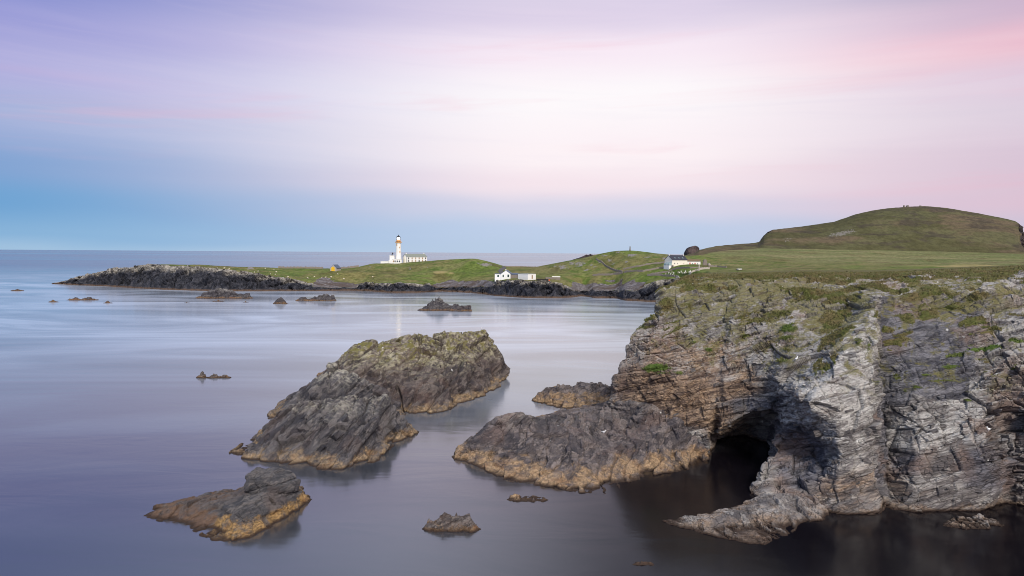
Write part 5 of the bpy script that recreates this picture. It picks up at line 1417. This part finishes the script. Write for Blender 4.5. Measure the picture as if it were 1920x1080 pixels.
for xx in (-1.2, 1.2):
    for yy in (-.9, .9): MB().tube((xx, yy - .1, .35), (xx, yy + .1, .35), .35, 12).build('wheel', m_dark, tr)
tag(tr, 'small white trailer standing on the grass above the cliff', 'trailer')


# cairns on the hill
def cairn(px, w, h, seed, label):
    c = int(np.abs(HPX - px).argmin()); q = HP[:, c]; v = q - CAM; y = 540 - F * (v @ up) / (v @ fw); i = int(np.argmin(y)); q = Vector(q[i])
    rs = random.Random(seed); r = w * q.y / F / 2; hh = h * q.y / F
    b = MB()
    prof = [(r, -1.2), (r * 1.05, 0), (r * .95, hh * .5), (r * .8, hh * .85), (r * .4, hh)]
    b.lathe(prof, 9); b.v = [(x * rs.uniform(.8, 1.2), y_ * rs.uniform(.8, 1.2), z + rs.uniform(-.15, .15)) for x, y_, z in b.v]
    o = b.build('cairn', m_stone); o.location = q; tag(o, label, 'cairn', 'cairns on the hill top')


cairn(1690.5, 3.4, 3.4, 1, 'dark stone cairn on the hill top, left of the pair')
cairn(1696, 5, 3.0, 2, 'broader dark stone cairn on the hill top, right of the pair')
cairn(1721, 4, 1.6, 3, 'smallest cairn on the hill top, alone near the summit')

# sea stack behind the croft house
dS = 930.0
pts = [(1284, 478), (1285, 471), (1288, 465.5), (1295, 462), (1302, 460.3), (1306, 460.2), (1308, 463), (1311, 465.5), (1313, 478)]
b = []
for px_, py_ in pts: b.append(W(px_, py_, dS))
b = np.array(b)
nT = 26; nD = 14
xs_ = np.linspace(b[:, 0].min(), b[:, 0].max(), nT); topz = np.interp(xs_, b[:, 0], b[:, 2])
V = []
for j in range(nD):
    t = j / (nD - 1); sh_ = math.sin(math.pi * min(max(t, 0), 1)) ** 0.35
    V.append(np.stack([xs_ + 0 * topz, dS - 14 + 30 * t + 0 * xs_, -2 + (topz + 2) * (sh_ if 0 < j < nD - 1 else 0)], -1))
V = np.array(V); dd, _ = rockdisp(V, (-.3, .2, .9), 88, 2.2, 1.2, 0, T=(7, 3, 1), L=(10, 5, 2)); V[..., 1] -= dd * 1.2; V[..., 2] += np.where(V[..., 2] > 0, dd * .35, 0)
o = mesh_np('sea_stack', V, grid_faces(nD, nT), m_hill, attrs={'rock': np.ones((nD, nT)), 'outcrop': np.zeros((nD, nT))})
tag(o, 'dark brown rock stack rising behind the croft house', 'rock')
# rocky point behind the knoll
pts = [(1066, 490.5), (1072, 488), (1085, 483), (1092, 479.5), (1100, 477.2), (1112, 478), (1122, 479), (1135, 482), (1150, 492)]
b = np.array([W(a_, c_, 720.0) for a_, c_ in pts]); nT = 44
xs_ = np.linspace(b[:, 0].min(), b[:, 0].max(), nT); topz = np.interp(xs_, b[:, 0], b[:, 2]); V = []
for j in range(nD):
    t = j / (nD - 1); sh_ = math.sin(math.pi * t) ** 0.4 if 0 < j < nD - 1 else 0
    V.append(np.stack([xs_ + 0 * topz, 720 - 16 + 36 * t + 0 * xs_, -2 + (topz + 2) * sh_], -1))
V = np.array(V); dd, _ = rockdisp(V, (-.3, .2, .9), 89, 2.2, 1.2, 0, T=(6, 3, 1), L=(9, 4, 2)); V[..., 1] -= dd * 1.2; V[..., 2] += np.where(V[..., 2] > 0, dd * .4, 0)
o = mesh_np('rocky_point', V, grid_faces(nD, nT), m_hill, attrs={'rock': np.ones((nD, nT)), 'outcrop': np.zeros((nD, nT))})
tag(o, kind='structure')


# the tar track over the saddle
def strip(name, pts, w, mat, dz=0.12):
    ps = [pick(*q) for q in pts]; out = []
    for a, b_ in zip(ps[:-1], ps[1:]):
        for i in range(6): out.append(a.lerp(b_, i / 6))
    out.append(ps[-1]); V = []
    for i, q in enumerate(out):
        t = out[min(i + 1, len(out) - 1)] - out[max(0, i - 1)]; t.z = 0; t.normalize(); nn = Vector((-t.y, t.x, 0))
        for s_ in (-.5, .5):
            e = q + nn * (w * s_); V.append((e.x, e.y, gxy(e.x, e.y).z + dz))
    me = bpy.data.meshes.new(name); me.from_pydata(V, [], [(2 * i, 2 * i + 1, 2 * i + 3, 2 * i + 2) for i in range(len(out) - 1)]); me.update()
    o = bpy.data.objects.new(name, me); COL.objects.link(o); me.materials.append(mat); tag(o, kind='structure')


strip('path', [(942, 514), (937.5, 508.5), (940, 506), (946, 502.5), (944, 500)], 4.0, m_gravel, 0.25)


# ------------------------------------------------------------------ animals
def sheep_mesh():
    bm = bmesh.new()
    def ell(c, r, sg=8):
        m = bmesh.ops.create_uvsphere(bm, u_segments=sg, v_segments=6, radius=1.0)
        for v in m['verts']: v.co = Vector((v.co.x * r[0] + c[0], v.co.y * r[1] + c[1], v.co.z * r[2] + c[2]))
    ell((0, 0, .62), (.58, .30, .33)); ell((.55, 0, .78), (.22, .17, .2)); ell((.76, 0, .80), (.19, .10, .11))
    for x in (-.36, .34):
        for y in (-.14, .14):
            m = bmesh.ops.create_cone(bm, segments=6, radius1=.05, radius2=.08, depth=.5, cap_ends=True)
            for v in m['verts']: v.co += Vector((x, y, .25))
    ell((.70, .11, .86), (.04, .08, .03), 6); ell((.70, -.11, .86), (.04, .08, .03), 6)
    me = bpy.data.meshes.new('sheep'); bm.to_mesh(me); bm.free(); me.materials.append(m_fleece); return me


sm = sheep_mesh()
spots = [(483, 510), (513, 507), (517.5, 511), (506, 514.6), (516, 516), (540, 520), (476.5, 511.7), (589, 520), (497, 504.5), (620, 520), (633, 515), (645, 524), (699, 520), (577, 522.5), (404, 504), (420.6, 504), (430, 505), (603, 521.5), (610, 521.2)]
for i, q in enumerate(sorted(spots)):
    o = bpy.data.objects.new('sheep', sm); COL.objects.link(o); o.location = pick(*q); o.scale = (1.25,) * 3; o.rotation_euler = (0, 0, random.Random(i).uniform(0, 6.28))
    tag(o, ORD[i] + ' off white sheep from the left on the green point left of the lighthouse', 'sheep', 'sheep grazing on the point')


def on_rock(o, px, py=None):
    V = verts_of(o); v = V - CAM; dp = v @ fw; X = 960 + F * (v @ rt) / dp; Y = 540 - F * (v @ up) / dp
    if py is None:
        k = np.nonzero(np.abs(X - px) < 1.5)[0]; return Vector(V[k[np.argmin(Y[k])]])
    for tol in (2.5, 5, 10, 20):
        k = np.nonzero((np.abs(X - px) < tol) & (np.abs(Y - py) < tol))[0]
        if len(k): break
    return Vector(V[k[np.argmin(dp[k])]])


def bird_mesh(upright, mat):
    bm = bmesh.new()
    def ell(c, r, rot=0):
        m = bmesh.ops.create_uvsphere(bm, u_segments=8, v_segments=6, radius=1.0)
        R = Matrix.Rotation(rot, 3, 'Y')
        for v in m['verts']: v.co = R @ Vector((v.co.x * r[0], v.co.y * r[1], v.co.z * r[2])) + Vector(c)
    if upright:
        ell((0, 0, .42), (.13, .14, .36), .25); ell((.12, 0, .80), (.06, .06, .2), .2); ell((.20, 0, 1.0), (.09, .06, .06)); ell((.33, 0, 1.02), (.08, .02, .02)); ell((-.15, 0, .1), (.06, .07, .2), .5)
        for y in (-.06, .06): ell((.02, y, .04), (.09, .04, .05))
    else:
        ell((0, 0, .22), (.24, .11, .12), -.15); ell((.2, 0, .36), (.08, .07, .12), .3); ell((.25, 0, .45), (.08, .06, .06)); ell((.35, 0, .44), (.06, .02, .02)); ell((-.26, 0, .2), (.14, .05, .03), .1)
        for y in (-.04, .04): ell((.02, y, .06), (.02, .02, .08))
    me = bpy.data.meshes.new('bird'); bm.to_mesh(me); bm.free(); me.materials.append(mat); return me


cm = bird_mesh(True, m_bird); gm2 = bird_mesh(False, m_gull)
for i, px_ in enumerate((811.5, 815.5, 821.0, 826.0)):
    o = bpy.data.objects.new('seabird', cm); COL.objects.link(o); o.location = on_rock(cormorant_rock, px_) - Vector((0, 0, .05)); o.scale = (1.25,) * 3; o.rotation_euler = (0, 0, i * 1.3)
    tag(o, ['leftmost of four dark upright seabirds on the peaked rock', 'second from left of the dark seabirds on the peaked rock', 'third from left of the dark seabirds on the peaked rock', 'rightmost of four dark upright seabirds on the peaked rock'][i], 'bird', 'seabirds on the peaked rock')
for host, px_, py_, lab in ((cliff, 1491, 673, 'white gull perched on the cliff above the pale buttress'), (cliff, 1854, 806, 'white gull perched on the blocky right edge of the cliff'), (big, 904, None, 'white gull on the highest tip of the big mossy islet'),
                            (big, 850, 694, 'white gull resting on the right flank of the big mossy islet'), (plat, 1130, 810, 'white gull sitting on the rock platform left of the cave')):
    o = bpy.data.objects.new('gull', gm2); COL.objects.link(o); o.location = on_rock(host, px_, py_) - Vector((0, .1, .02)); o.scale = (1.3,) * 3; o.rotation_euler = (0, 0, px_ * .7)
    tag(o, lab, 'bird', 'gulls on the rocks')
